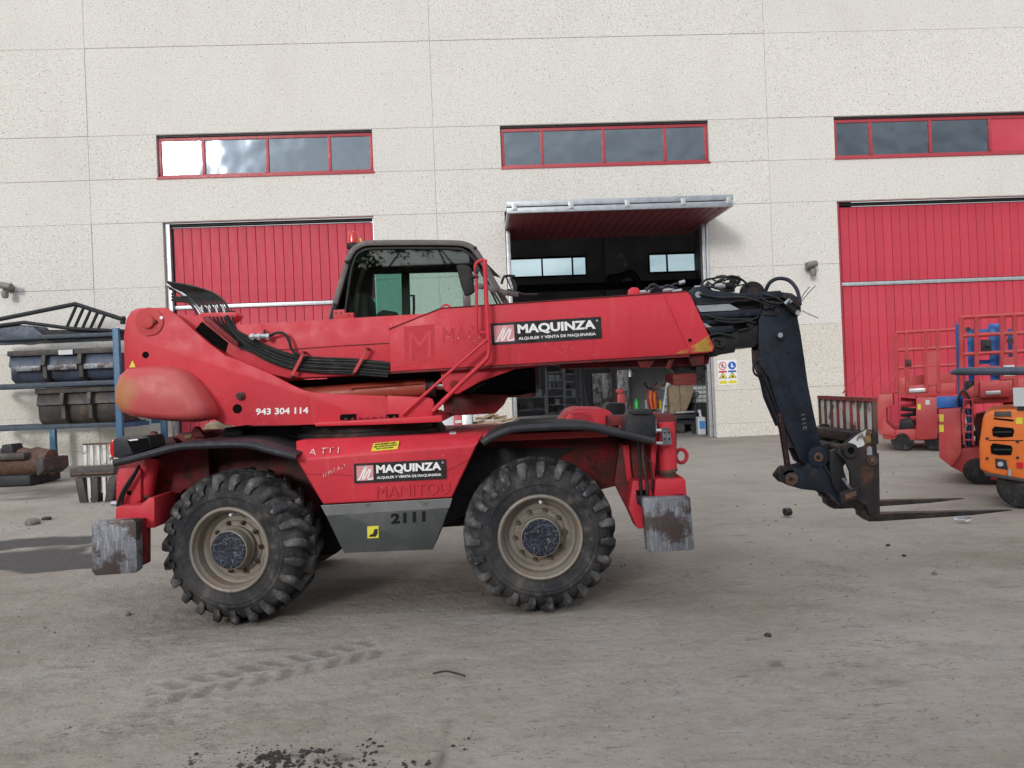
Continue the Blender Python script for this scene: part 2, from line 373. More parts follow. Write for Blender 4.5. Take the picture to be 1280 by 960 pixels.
M['tealglass'] = glass('teal_rear_cab_glass', (.42, .66, .63), solid=.0, refl=1.0)
M['darkglass'] = glass('dark_cab_glass', (.03, .05, .045), solid=.35, body=(.003, .004, .004), refl=.6)
M['winglass'] = glass('facade_window_glass', (.22, .25, .28), solid=.55, body=(.035, .042, .052), refl=3.3, rough=.07, wobble=1, gcol=(.72, .84, .95))
M['backglass'] = glass('workshop_back_window_glass', (.85, .95, .97), solid=.02)
M['rustwhite'] = pm('peeling_white_paint_on_rust', (.60, .62, .60), .6, var=.15, vs=6, bump=.4, bs=40,
                    layers=[((.09, .045, .028), 9, .555, .60, .95, (1, 1, .5)), ((.30, .20, .07), 5, .62, .68, .7)])
M['rustred'] = pm('rusty_red_bar', (.28, .03, .03), .6, var=.3, vs=8, bump=.3, layers=[((.07, .035, .025), 10, .48, .56, .9)])
M['rusty'] = pm('rusty_brown_steel', (.11, .055, .035), .7, var=.3, vs=7, bump=.4, layers=[((.03, .022, .02), 8, .5, .62, .8)])
M['forksteel'] = pm('bare_fork_steel', (.045, .035, .032), .5, .3, var=.25, vs=5, bump=.2, spec=.3, layers=[((.016, .014, .014), 6, .48, .6, .8), ((.12, .07, .055), 4, .58, .7, .6)])
M['doorshaded'] = pm('door_red_in_shade', (.17, .028, .038), .5, var=.08, vs=1, bump=.04)  # door red with the shade under the open leaf put into its colour
M['doorred'] = pm('sandwich_panel_red', (.50, .048, .075), .55, var=.07, vs=.7, bump=.04, spec=.25, rnd=.05, bump2=(1.3, .25), layers=[((.36, .035, .045), 1.4, .54, .75, .45, (2.5, 1, .35)), ((.22, .10, .08), 5, .70, .74, .5), ((.52, .10, .13), .6, .45, .7, .5), ((.25, .03, .03), 3, .68, .76, .4, (1, 1, .3))])
M['framered'] = pm('window_frame_red', (.36, .035, .050), .45, var=.08, vs=2, bump=.03)
M['darkmetal'] = pm('dark_steel', (.022, .024, .028), spec=.28, rough=.55, var=.3, bump=.1)
M['wall_in'] = pm('dark_workshop_wall', (.52, .54, .57), .85, var=.2, vs=.6, bump=.1)
M['racknavy'] = pm('dirty_navy_beam', (.028, .050, .075), .6, var=.3, vs=3, layers=[((.05, .04, .035), 5, .5, .65, .7)])
M['rackblue'] = pm('blue_rack_paint', (.035, .12, .22), .5, var=.2, vs=3, bump=.1, layers=[((.08, .05, .04), 5, .6, .7, .6)])
M['bucketblue'] = pm('blue_grey_bucket', (.050, .066, .105), .5, .1, var=.25, vs=2, bump=.15, layers=[((.03, .03, .035), 2.5, .5, .65, .8)])
M['bucketdark'] = pm('dark_worn_bucket', (.045, .040, .038), .6, .1, var=.3, vs=2, bump=.2, layers=[((.12, .085, .06), 3, .52, .68, .7)])
M['liftred'] = pm('scissor_lift_red', (.42, .04, .045), .5, var=.12, vs=2, bump=.06, layers=[((.45, .16, .13), 2.5, .5, .72, .5), ((.15, .06, .05), 8, .64, .72, .6)])
M['liftblue'] = pm('strap_blue', (.015, .11, .38), .5, var=.15, vs=3, bump=.05)
M['orange'] = pm('orange_machine_paint', (.70, .15, .015), .42, var=.1, vs=2, bump=.05, coat=.2, layers=[((.4, .1, .03), 4, .62, .72, .5)])
M['tarp'] = pm('old_tarp', (.22, .17, .11), .85, var=.3, vs=5, bump=.4, bs=20)
M['wood'] = pm('rough_timber', (.34, .25, .16), .8, var=.25, vs=5, bump=.3, bs=30, layers=[((.16, .11, .07), 14, .5, .65, .7, (.2, 1, 1))])
M['plasticwhite'] = pm('cloudy_white_plastic', (.50, .53, .55), .4, var=.1, vs=5, bump=.05)
M['plasticblue'] = pm('blue_plastic', (.06, .22, .50), .4, var=.1, bump=.03)
M['green'] = pm('green_cylinder_paint', (.03, .28, .07), .4, bump=.05)
M['signwhite'] = pm('sign_white', (.75, .75, .75), .4, var=.03, bump=0)
M['signblue'] = pm('sign_blue', (.02, .11, .42), .4, var=.03, bump=0)
M['signred'] = pm('sign_red', (.55, .05, .06), .4, var=.03, bump=0)
M['camgrey'] = pm('camera_housing_grey', (.17, .165, .15), .5, bump=.05)
M['clod'] = pm('dark_soil', (.035, .030, .026), .95, var=.35, vs=20, bump=.5, bs=40)
M['stone'] = pm('grey_stone', (.16, .15, .14), .9, var=.3, vs=12, bump=.5, bs=30)
# exposed aggregate concrete
def wall_material(name, tone):
    m = pm(name, tone, .88, rnd=.018, var=.03, vs=.35, bump=.6, bs=24, rvar=.05,
           layers=[((.80, .78, .735), 33, .49, .60, .65), ((.32, .30, .26), 24, .545, .63, .62), ((.10, .09, .08), 15, .630, .668, .85), ((.10, .085, .07), 30, .645, .68, .85),
                   ((.46, .44, .39), .55, .52, .80, .22, (1, 1, .5)), ((.40, .38, .33), 1.3, .60, .80, .18, (1.6, 1, .2))])
    return m
M['wall'] = wall_material('exposed_aggregate_concrete', (.61, .59, .555))
M['wall2'] = wall_material('exposed_aggregate_concrete_weathered', (.565, .535, .47))
M['joint'] = pm('joint_mortar', (.60, .58, .55), .9, bump=.1)
# ================================================================ SETTING: ground
def vnoise(x, y, s, seed):
    xs, ys = x * s + seed * 17.3, y * s + seed * 9.1
    xi, yi = np.floor(xs).astype(np.int64), np.floor(ys).astype(np.int64); fx, fy = xs - xi, ys - yi
    fx = fx * fx * (3 - 2 * fx); fy = fy * fy * (3 - 2 * fy)
    def h(a, b):
        n = (a * 374761393 + b * 668265263 + seed * 1442695) & 0x7fffffff
        n = ((n ^ (n >> 13)) * 1274126177) & 0x7fffffff
        return ((n ^ (n >> 16)) & 0xffff) / 65535.0
    return (h(xi, yi) * (1 - fx) + h(xi + 1, yi) * fx) * (1 - fy) + (h(xi, yi + 1) * (1 - fx) + h(xi + 1, yi + 1) * fx) * fy - .5
def axis(a, b, st, far, grow=1.25):
    core = list(np.arange(a, b + 1e-6, st)); lo, hi = [], []; d = st; p = a
    while p > -far: d *= grow; p -= d; lo.append(p)
    d = st; p = b
    while p < far: d *= grow; p += d; hi.append(p)
    return np.array(lo[::-1] + core + hi)
gx = axis(-11.5, 12.0, .045, 250); 
ys = [1.9]
while ys[-1] < 24: ys.append(ys[-1] + max(.02, .0052 * ys[-1]))
lo = []; d = .06; p = 1.9
while p > -250: d *= 1.25; p -= d; lo.append(p)
hi = []; d = .2; p = ys[-1]
while p < 250: d *= 1.25; p += d; hi.append(p)
gy = np.array(lo[::-1] + ys + hi)
GX, GY = np.meshgrid(gx, gy)
near = np.clip(1 - np.maximum(0, np.abs(GX) - 13) / 3, 0, 1) * np.clip((24.5 - GY) / 2.0, 0, 1) * np.clip((GY + 3) / 3, 0, 1)
def rot(x, y, a): return x * math.cos(a) + y * math.sin(a), -x * math.sin(a) + y * math.cos(a)
Hh = -.020 + .010 * vnoise(GX, GY, .35, 1) + .010 * vnoise(GX, GY, 1.3, 2)
# curved drag ridges left by turning tyres, mostly running across the yard
ra, rb = rot(GX, GY, .10)
warp = 1.2 * vnoise(GX, GY, .5, 3)
rid = vnoise(ra * .35, rb * 3.2 + warp * 2, 2.4, 4)
Hh += .006 * np.clip(np.abs(rid) * 2, 0, 1) * np.clip(.5 + 2 * vnoise(GX, GY, .45, 5), 0, 1)
ra, rb = rot(GX, GY, -.35)
Hh += .003 * np.abs(vnoise(ra * .6, rb * 2.5 + warp, 3.6, 6)) * 2
Hh += .006 * vnoise(GX, GY, 6, 7) + .005 * vnoise(GX, GY, 15, 8) + .004 * vnoise(GX, GY, 33, 18)
dirt = np.zeros_like(GX); wet = np.zeros_like(GX)
def lugtrack(p0, p1, width, pitch, slant, depth, dk):
    "the print of a lugged tyre from p0 to p1"
    global Hh, dirt
    (x0, y0), (x1, y1) = p0, p1; L = math.hypot(x1 - x0, y1 - y0); dx, dy = (x1 - x0) / L, (y1 - y0) / L
    a = (GX - x0) * dx + (GY - y0) * dy; b = -(GX - x0) * dy + (GY - y0) * dx
    ins = (a > 0) & (a < L) & (np.abs(b) < width / 2) & (np.abs(b) > width * .06)
    ph = np.mod(a / pitch + np.abs(b) / width * slant + .18 * vnoise(GX, GY, 6, 9), 1.0)
    lug = ins & (ph < .56) & (vnoise(GX, GY, 2.2, 10) > -.22)
    Hh[lug] -= depth; dirt[lug] = np.maximum(dirt[lug], dk)
tk = [((G(185, 868)[0], G(185, 868)[1]), (G(470, 806)[0], G(470, 806)[1]))]
lugtrack(*tk[0], .40, .165, 1.2, .014, .42)
lugtrack(G(10, 930), G(330, 868), .40, .15, -1.1, .006, .12)
lugtrack(G(820, 900), G(1275, 800), .42, .16, 1.3, .004, .06)
lugtrack(G(300, 905), G(620, 855), .42, .16, 1.0, .004, .06)
def blob(u, v, ru, rv, seed, soft=.25, fr=1.6):
    "ragged patch round a photo point, radii in metres"
    cx, cy = G(u, v)
    d = np.sqrt(((GX - cx) / ru) ** 2 + ((GY - cy) / rv) ** 2) + 1.1 * vnoise(GX, GY, fr, seed) + .5 * vnoise(GX, GY, fr * 3.1, seed + 1)
    return np.clip((1 - d) / soft, 0, 1)
for (u, v, ru, rv, sd) in ((15, 699, 1.25, .75, 21), (80, 700, .75, .35, 22), (40, 676, 1.0, .42, 23), (110, 670, .8, .16, 24)):
    wet = np.maximum(wet, blob(u, v, ru, rv, sd, .3))
wet = np.maximum(wet, .30 * blob(20, 622, 2.2, .35, 27, .5)); dirt = np.maximum(dirt, .6 * blob(50, 612, 2.6, 1.6, 28, .8, .9))
wet = np.maximum(wet, .6 * blob(548, 960, .05, .55, 29, .6, 3))
mud = blob(375, 946, .28, .10, 31, .5, 6); mud2 = blob(450, 940, .14, .05, 32, .6, 7)
dirt = np.maximum(dirt, np.clip(mud + mud2, 0, 1) * np.clip(.35 + 2.2 * vnoise(GX, GY, 22, 33), 0, 1) * 1.0)
Hh += .03 * mud * np.clip(.3 + vnoise(GX, GY, 20, 34), 0, 1)
for (u, v, ru, rv, sd, am) in ((900, 690, 1.2, .35, 41, .30), (1000, 735, .9, .25, 42, .22), (1130, 765, 1.0, .18, 43, .28), (330, 830, .9, .2, 44, .25),
                               (1150, 690, 1.1, .25, 45, .2), (700, 800, 1.6, .25, 46, .15), (60, 800, .9, .25, 47, .18), (1060, 650, 1.2, .5, 48, .18)):
    dirt = np.maximum(dirt, .4 * am * blob(u, v, ru, rv, sd, .9, 2.2))
# short dark flakes and scuffs, thin and mostly lying across
fl = vnoise(GX * .45 + warp * .1, GY * 1.6, 7.5, 51); fl2 = vnoise(GX, GY, .9, 52)
dirt = np.maximum(dirt, np.clip((fl - .40) / .05, 0, 1) * np.clip(.2 + 2 * fl2, 0, 1) * .5)
Hh -= .012 * wet
Hh *= near
nx_, ny_ = len(gx), len(gy)
co = np.empty((nx_ * ny_, 3), np.float32); co[:, 0] = GX.ravel(); co[:, 1] = GY.ravel(); co[:, 2] = Hh.ravel()
idx = np.arange(nx_ * ny_).reshape(ny_, nx_)
q = np.stack([idx[:-1, :-1], idx[:-1, 1:], idx[1:, 1:], idx[1:, :-1]], -1).reshape(-1, 4)
me = bpy.data.meshes.new('ground'); me.vertices.add(len(co)); me.vertices.foreach_set('co', co.ravel())
me.loops.add(q.size); me.loops.foreach_set('vertex_index', q.ravel().astype(np.int32))
me.polygons.add(len(q)); me.polygons.foreach_set('loop_start', np.arange(0, q.size, 4, dtype=np.int32)); me.update(calc_edges=True)
me.polygons.foreach_set('use_smooth', [True] * len(q))
pale = np.clip(1 - .6 * blob(60, 605, 3.2, 3, 74, .6), 0, 1) * np.clip((GY - 7.5) / 6, 0, 1) * np.clip(.75 + .9 * vnoise(GX, GY, .6, 71) + .5 * vnoise(GX, GY, 1.9, 72), 0, 1)  # paler with distance: the brighter light farther off is put into the ground colour
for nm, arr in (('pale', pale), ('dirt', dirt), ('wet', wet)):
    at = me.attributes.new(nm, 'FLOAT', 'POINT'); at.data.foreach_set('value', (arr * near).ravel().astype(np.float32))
def ground_height(x, y):
    i = int(np.clip(np.searchsorted(gx, x), 0, nx_ - 1)); j = int(np.clip(np.searchsorted(gy, y), 0, ny_ - 1)); return float(Hh[j, i])
gm = pm('dusty_concrete_yard', (0.268, 0.236, 0.202), .92, var=.12, vs=.5, bump=.9, bs=42, rvar=.04, spec=.25, bump2=(9, .7),
        layers=[((0.318, 0.286, 0.249), .45, .47, .60, .8), ((0.204, 0.174, 0.141), .7, .50, .64, .7, (.7, 1.3, 1)), ((0.296, 0.274, 0.252), 1.6, .52, .60, .5, (.6, 1.6, 1)), ((0.174, 0.159, 0.141), 1.9, .53, .70, .5), ((0.274, 0.259, 0.244), 5, .53, .66, .5), ((0.178, 0.155, 0.133), 8, .58, .68, .45),
                ((0.111, 0.096, 0.081), 24, .60, .68, .5), ((0.318, 0.300, 0.281), 34, .57, .67, .5), ((0.052, 0.044, 0.041), 46, .655, .69, .7), ((0.074, 0.063, 0.056), 6.5, .655, .685, .55, (.5, 3.6, 1)), ((0.118, 0.104, 0.089), 11, .64, .68, .5, (1, 2.8, 1)),
                ((0.063, 0.053, 0.044), 1.1, .5, .0040, .85, (.6, 1.8, 1), 6, .6), ((0.089, 0.074, 0.063), 2.3, .44, .0060, .8, (.5, 2.2, 1), 7, .8), ((0.089, 0.074, 0.063), 3.7, .56, .0065, .75, (.7, 2.4, 1), 6, 1.0), ((0.16, 0.125, 0.095), .35, .55, .68, .45, (.8, 1.2, 1))])
nt = gm.node_tree; bsd = nt.nodes['Principled BSDF']
prev = bsd.inputs['Base Color'].links[0].from_socket
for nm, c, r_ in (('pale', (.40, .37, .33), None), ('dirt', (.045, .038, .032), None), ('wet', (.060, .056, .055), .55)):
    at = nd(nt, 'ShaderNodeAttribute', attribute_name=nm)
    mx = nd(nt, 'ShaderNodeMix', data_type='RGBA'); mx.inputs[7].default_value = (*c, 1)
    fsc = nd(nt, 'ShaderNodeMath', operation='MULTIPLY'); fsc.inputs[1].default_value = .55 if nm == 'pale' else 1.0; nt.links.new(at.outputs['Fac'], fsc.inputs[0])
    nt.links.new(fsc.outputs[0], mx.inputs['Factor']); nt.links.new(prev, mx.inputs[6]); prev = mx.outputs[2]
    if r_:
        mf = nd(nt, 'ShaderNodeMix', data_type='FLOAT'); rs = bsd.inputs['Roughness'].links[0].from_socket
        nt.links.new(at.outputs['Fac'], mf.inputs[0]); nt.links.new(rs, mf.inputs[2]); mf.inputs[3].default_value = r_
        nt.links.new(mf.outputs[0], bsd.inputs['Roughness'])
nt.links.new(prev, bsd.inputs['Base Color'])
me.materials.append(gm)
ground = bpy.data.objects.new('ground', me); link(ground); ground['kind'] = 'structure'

# ================================================================ SETTING: the warehouse
WH = thing('warehouse', 'long grey concrete-panel warehouse with red doors and a strip of high windows', 'building', (0, WY0, 0), WYAW)
def wx(u, v): return W(u, v)[0]
def wz(u, v): return W(u, v)[1]
rows = [0.0, wz(905, 530), wz(930, 487), wz(1000, 406), wz(1000, 331), wz(545, 267), wz(545, 213), wz(545, 159), wz(540, 51), wz(540, 51) + 2.6, wz(540, 51) + 5.2]
ZD, ZS, ZH = rows[5], rows[6], rows[7]           # door head, window sill, window head
pitch = (wx(963, 250) - wx(545, 250))
cols = [wx(545, 250) + pitch * k for k in range(-3, 5)]
cols[3 - 1] = wx(113, 250)
doors = [(wx(204, 300), wx(468, 300)), (wx(632, 300), wx(886, 300)), (wx(1048, 300), wx(1048, 300) + 6.45)]
wins = [(wx(196, 195), wx(466, 190)), (wx(626, 185), wx(886, 180)), (wx(1043, 170), wx(1043, 170) + 6.4)]
GAP = .0045
TH = .20
n = 0
for ri in range(len(rows) - 1):
    z0, z1 = rows[ri], rows[ri + 1]
    ops = wins if ri == 6 else (doors if ri < 5 else [])
    for ci in range(len(cols) - 1):
        segs = [(cols[ci], cols[ci + 1])]
        for (a, b) in ops:
            ns = []
            for (s0, s1) in segs:
                if b <= s0 or a >= s1: ns.append((s0, s1)); continue
                if a > s0: ns.append((s0, a + GAP))
                if b < s1: ns.append((b - GAP, s1))
            segs = ns
        for (s0, s1) in segs:
            pb = B(); pr = -.004 * (n % 3); n += 1
            g0 = GAP if ri else -.3
            pb.box(s0 + GAP, s1 - GAP, pr, TH, z0 + (GAP if ri else -.3), z1 - GAP)
            obl('wall_panel', pb, M['wall2'] if ri in (0, 1, 2) else M['wall'], WH, bevel=.006, seg=1)
jb = B()
for z in rows[1:-1]:
    ops = wins if abs(z - ZS) < .01 or abs(z - ZH) < .01 else (doors if z < ZD + .01 else [])
    edges = [cols[0]]
    for a, b in (ops if z < ZD - .01 else []): edges += [a, b]
    edges.append(cols[-1])
    for k in range(0, len(edges), 2): jb.box(edges[k] + .01, edges[k + 1] - .01, .016, .19, z - GAP - .004, z + GAP + .004)
for c in cols[1:-1]: jb.box(c - GAP - .004, c + GAP + .004, .018, .188, 0, rows[-1])
obl('joint_seam', jb, M['joint'], WH, smoothing=False)
# door boards share one mesh per height
def boards(parent, x0, x1, z0, z1, y, mat, w=.27):
    k = max(1, round((x1 - x0) / w)); w = (x1 - x0) / k
    bb = B(); g = .006
    bb.v = []; bb.box(g, w - g, 0, .04, 0, z1 - z0)
    me = mesh_of('board', bb, mat, .007, 1)
    for i in range(k): obl('board', me, mat, parent, local=Matrix.Translation((x0 + w * i, y + (.003 if i % 2 else 0), z0)))
def closed_door(a, b):
    fr = B()
    d = obl('garage_door', B().box(a + .14, b - .14, .32, .36, 0.02, ZD - .12), M['darkmetal'], WH)
    zr = wz(380, 378) if a < 0 else wz(1150, 351)
    boards(d, a + .20, b - .06, zr + .07, ZD - .15, .26, M['doorred'])
    boards(d, a + .20, b - .06, .05, zr - .07, .26, M['doorred'])
    obl('rail', B().box(a + .14, b - .05, .225, .30, zr - .055, zr + .055), M['galv'], d, bevel=.008)
    obl('jamb', B().box(a + .05, a + (.15 if a < 0 else .12), .12, .34, 0, ZD - .03), M['galv'] if a < 0 else M['framered'], d, bevel=.006)
    obl('jamb', B().box(b - .05, b - .01, .14, .34, 0, ZD - .03), M['galv'] if a < 0 else M['framered'], d, bevel=.006)
    obl('head_track', B().box(a + .05, b - .05, .20, .36, ZD - .10, ZD - .02), M['darkmetal'], d, bevel=.006)
    return d
closed_door(*doors[0]); closed_door(*doors[2])
# windows
def window(a, b, mull, redpane=None):
    w = obl('window', B().box(a, b, .215, .24, ZS - .02, ZS + .01), M['framered'], WH)
    fb = B(); t = .09
    obl('sill', B().box(a - .02, b + .03, -.03, .22, ZS - .035, ZS + .035), M['framered'], w, bevel=.008)
    obl('frame', B().box(a + .02, b - .02, .10, .17, ZH - .17, ZH - .07), M['framered'], w, bevel=.006)
    obl('frame', B().box(a + .02, b - .02, .10, .17, ZS + .04, ZS + .12), M['framered'], w, bevel=.006)
    obl('frame', B().box(a, b, .06, .18, ZH - .067, ZH - .01), M['darkmetal'], w)
    xs = [a + .06] + mull + [b - .06]
    for x in xs: obl('mullion', B().box(x - .045, x + .045, .085, .165, ZS + .121, ZH - .172), M['framered'], w, bevel=.006)
    for i in range(len(xs) - 1):
        last = redpane is not None and i >= redpane
        pl = Matrix.Translation((0, 0, 0)) @ Matrix.Rotation(R((-.5, .35, .8, -.3)[i % 4]), 4, 'X')
        obl('pane', B().box(xs[i] + .046, xs[i + 1] - .046, .128, .136, ZS + .122, ZH - .174), M['doorred'] if last else M['winglass'], w)
    return w
window(*wins[0], [wx(253, 195), wx(333, 193), wx(411, 190)])
window(*wins[1], [wx(678, 185), wx(755, 182), wx(832, 180)])
window(*wins[2], [wx(1090, 170), wx(1165, 168), wx(1240, 168), wx(1240, 168) + 1.8], 3)
# dark floor slab of the upper storey hides the roof space behind the windows
obl('roof', B().box(cols[0], cols[-1], .22, 34, rows[-1] - .15, rows[-1]), M['wall_in'], WH)
DEP = 17.0                                             # depth of the hall
SD0, SD1 = doors[1]
IX0, IX1 = cols[2] + 5.3, cols[5] - .4                 # the workshop bay inside
IX0 = wx(590, 300); IX1 = wx(945, 300)+3.0
for nm, bb in (('side_wall', B().box(IX0 - .2, IX0, .45, DEP, -.1, rows[-2])), ('side_wall', B().box(IX1, IX1 + .2, .45, DEP, -.1, rows[-2])),
               ('ceiling', B().box(IX0, IX1, .21, DEP, rows[7] + 1.2, rows[7] + 1.4))):
    obl(nm, bb, M['wall_in'], WH)
def back(u, v): return W(u, v, DEP)
bw = [(back(636, 345)[0], back(734, 343)[0]), (back(811, 337)[0], back(911, 337)[0])]
bz0, bz1 = back(690, 345)[1], back(690, 322)[1]
bk = B(); bk.box(IX0, IX1, DEP, DEP + .2, -.1, bz0); bk.box(IX0, IX1, DEP, DEP + .2, bz1, rows[-2])
e = [IX0, *bw[0], *bw[1], IX1]
for k in (0, 2, 4): bk.box(e[k], e[k + 1], DEP, DEP + .2, bz0, bz1)
obl('back_wall', bk, M['wall_in'], WH, smoothing=False)
for (a, b), mu in zip(bw, ([back(678, 340)[0], back(716, 340)[0]], [back(834, 330)[0], back(872, 330)[0]])):
    w = obl('rear_window', B().box(a, b, DEP - .03, DEP + .1, bz0 - .05, bz0 + .03), M['darkmetal'], WH)
    obl('frame', B().box(a, b, DEP - .03, DEP + .1, bz1 - .04, bz1 + .05), M['darkmetal'], w)
    xs = [a + .03] + mu + [b - .03]
    for x in xs: obl('mullion', B().box(x - .04, x + .04, DEP - .02, DEP + .1, bz0 + .031, bz1 - .041), M['darkmetal'], w)
    for i in range(len(xs) - 1): obl('pane', B().box(xs[i] + .041, xs[i + 1] - .041, DEP + .03, DEP + .036, bz0 + .032, bz1 - .042), M['backglass'], w)
# column, beams and hoist arm inside
obl('column', B().box(back(756, 380)[0], back(780, 380)[0], DEP - .6, DEP - .01, 0, rows[7] + 1.2), M['wall_in'], WH)
for k in range(3): obl('roof_beam', B().box(IX0, IX1, 4 + 4.5 * k, 4.25 + 4.5 * k, rows[7] + .6, rows[7] + 1.19), M['darkmetal'], WH)
obl('crane_beam', B().box(IX0, IX1, DEP - 3, DEP - 2.7, bz0 - 1.15, bz0 - .8), M['darkmetal'], WH)
# open canopy door: folded out above the gateway
a, b = doors[1]
cd = obl('canopy_door', B().box(a + .02, b - .02, .21, .35, ZD - .20, ZD - .01), M['darkmetal'], WH)
A0 = W(632, 252); zt = ZD + .02
# the leaf slopes: its outer end stands proud of the wall
oy = -2.2; zo = ZD - .56
def slab(x0, x1, y0, z0_, y1, z1_, th):
    return B().add([(x0, y0, z0_), (x1, y0, z0_), (x1, y1, z1_), (x0, y1, z1_), (x0, y0, z0_ + th), (x1, y0, z0_ + th), (x1, y1, z1_ + th), (x0, y1, z1_ + th)],
                   [(0, 1, 2, 3), (4, 5, 6, 7), (0, 1, 5, 4), (1, 2, 6, 5), (2, 3, 7, 6), (3, 0, 4, 7)])
k = 24; w_ = (b - a - .06) / k
sm = mesh_of('board', slab(.008, w_ - .008, oy, zo, 1.9, zo + .04, .04), M['doorshaded'], .006, 1)
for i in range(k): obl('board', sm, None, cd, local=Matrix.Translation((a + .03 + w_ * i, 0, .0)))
for zz, th_ in ((zo + .0, .15), (zo + .175, .15)):
    obl('edge_rail', B().box(a - .03, b + .03, oy - .05, oy + .04, zz, zz + th_), M['alu'], cd, bevel=.01)
for t in (.03, .28, .53, .78, .985):
    x = a + (b - a) * t
    obl('hinge', B().box(x - .07, x + .07, oy - .075, oy - .052, zo + .07, zo + .26), M['galv'], cd, bevel=.008)
obl('top_sheet', slab(a + .0, b - .0, oy + .05, zo + .30, 1.85, zo + .34, .02), M['darkmetal'], cd)
for x in (a - .01, b - .05):
    obl('side_arm', slab(x, x + .06, oy + .05, zo + .0, .04, zo + .02, .13), M['galv'], cd)
obl('gate_jamb', B().box(a + .02, a + .14, .05, .30, 0, ZD - .3), M['galv'], WH, bevel=.01)
obl('gate_jamb', B().box(b - .20, b - .10, .02, .26, 0, ZD - .15), M['galv'], WH, bevel=.01)
obl('gate_jamb', B().box(b - .085, b - .0, .0, .22, 0, ZD - .15), M['galv'], WH, bevel=.01)

# ---- world position on facade / inside
def WP(s, t, z): return Vector((s * wcos - t * wsin, WY0 + s * wsin + t * wcos, z))
# wall cameras
def cctv(u, v, label, fl):
    s, z = W(u, v); t = thing('security_camera', label, 'security camera', WP(s, -.02, z), WYAW, 'wall cameras')
    obl('bracket', B().lathe((0, -.02, .10), [(0, .13), (.04, .12), (.06, .05)], 16, (0, -1, 0)).tube([(0, -.05, .10), (.02 * fl, -.25, .05), (.05 * fl, -.30, -.03)], .035, 8), M['camgrey'], t)
    obl('housing', B().cyl((.10 * fl, -.30, .16), (-.22 * fl, -.34, .10), .10, 14), M['camgrey'], t, bevel=.01)
    obl('motor_body', B().lathe((0, -.28, -.10), [(-.12, .03), (-.10, .08), (0, .10), (.10, .08), (.12, .03)], 14, (0, 0, 1)), M['camgrey'], t)
cctv(1011, 338, 'small grey wall camera above the safety sign, beside the large red door', 1)
cctv(14, 365, 'small grey wall camera above the steel rack with the buckets', -1)
# safety sign
s0, z0 = W(898, 481.5); s1, z1 = W(920.5, 449.5)
sg = thing('safety_sign', 'white safety sign with four blue, red and yellow pictograms on the wall', 'sign', WP(s0, -.012, z0), WYAW)
w_, h_ = s1 - s0, z1 - z0
obl('sign_board', B().box(0, w_, 0, .008, 0, h_), M['signwhite'], sg)
fw = w_ / 2
def disc_xz(cx, cz, r, y, th=.002, n=20): return B().cyl((cx, y, cz), (cx, y - th, cz), r, n)
for i, (mt, cx, cz) in enumerate(((M['signred'], fw * .5, h_ * .77), (M['signblue'], fw * 1.5, h_ * .77))):
    obl('pictogram', disc_xz(cx, cz, fw * .42, -.001), mt, sg)
    if i == 0: obl('pictogram_centre', disc_xz(cx, cz, fw * .33, -.0035), M['signwhite'], sg)
    obl('caption', B().box(cx - fw * .42, cx + fw * .42, -.003, -.001, h_ * .50, h_ * .575), mt, sg)
pc = B(); cx, cz = fw * .5, h_ * .77; k = fw
pc.cyl((cx, -.006, cz + .2 * k), (cx, -.0075, cz + .2 * k), .055 * k, 10)
for (x0, y0, x1, y1) in ((0, .13, 0, -.05), (0, -.05, -.12, -.22), (0, -.05, .12, -.2), (0, .1, -.15, -.02), (0, .1, .15, .03)):
    a_, b_ = Vector((cx + x0 * k, -.0065, cz + y0 * k)), Vector((cx + x1 * k, -.0065, cz + y1 * k)); d = (b_ - a_); nn = Vector((-d.z, 0, d.x)).normalized() * .03 * k
    pc.flat([a_ + nn, b_ + nn, b_ - nn, a_ - nn], (0, -.001, 0))
obl('walking_figure', pc, M['stickblack'], sg)
obl('slash', B().flat([(cx - .26 * k, -.009, cz + .20 * k), (cx - .2 * k, -.009, cz + .26 * k), (cx + .26 * k, -.009, cz - .2 * k), (cx + .2 * k, -.009, cz - .26 * k)], (0, -.001, 0)), M['signred'], sg)
cx = fw * 1.5
obl('boot', B().prism([(cx - .1 * k, cz + .22 * k), (cx + .04 * k, cz + .22 * k), (cx + .05 * k, cz - .02 * k), (cx + .2 * k, cz - .1 * k), (cx + .2 * k, cz - .18 * k), (cx - .12 * k, cz - .18 * k)], -.004, -.006), M['signwhite'], sg)
for i in (0, 1):
    cx = fw * (.5 + i); cz = h_ * .27
    obl('warning_triangle', B().prism([(cx - .44 * k, cz - .02 * k), (cx + .44 * k, cz - .02 * k), (cx, cz + .62 * k)], -.003, -.001), M['stickblack'], sg)
    obl('triangle_face', B().prism([(cx - .37 * k, cz + .02 * k), (cx + .37 * k, cz + .02 * k), (cx, cz + .54 * k)], -.005, -.0031), M['yellow'], sg)
    obl('hazard_mark', B().prism([(cx - .12 * k, cz + .07 * k), (cx + .14 * k, cz + .1 * k), (cx + .02 * k, cz + .34 * k), (cx - .06 * k, cz + .2 * k)], -.007, -.0052), M['stickblack'], sg)
    obl('caption', B().box(cx - .42 * k, cx + .42 * k, -.003, -.001, h_ * .05, h_ * .17), M['yellow'], sg)
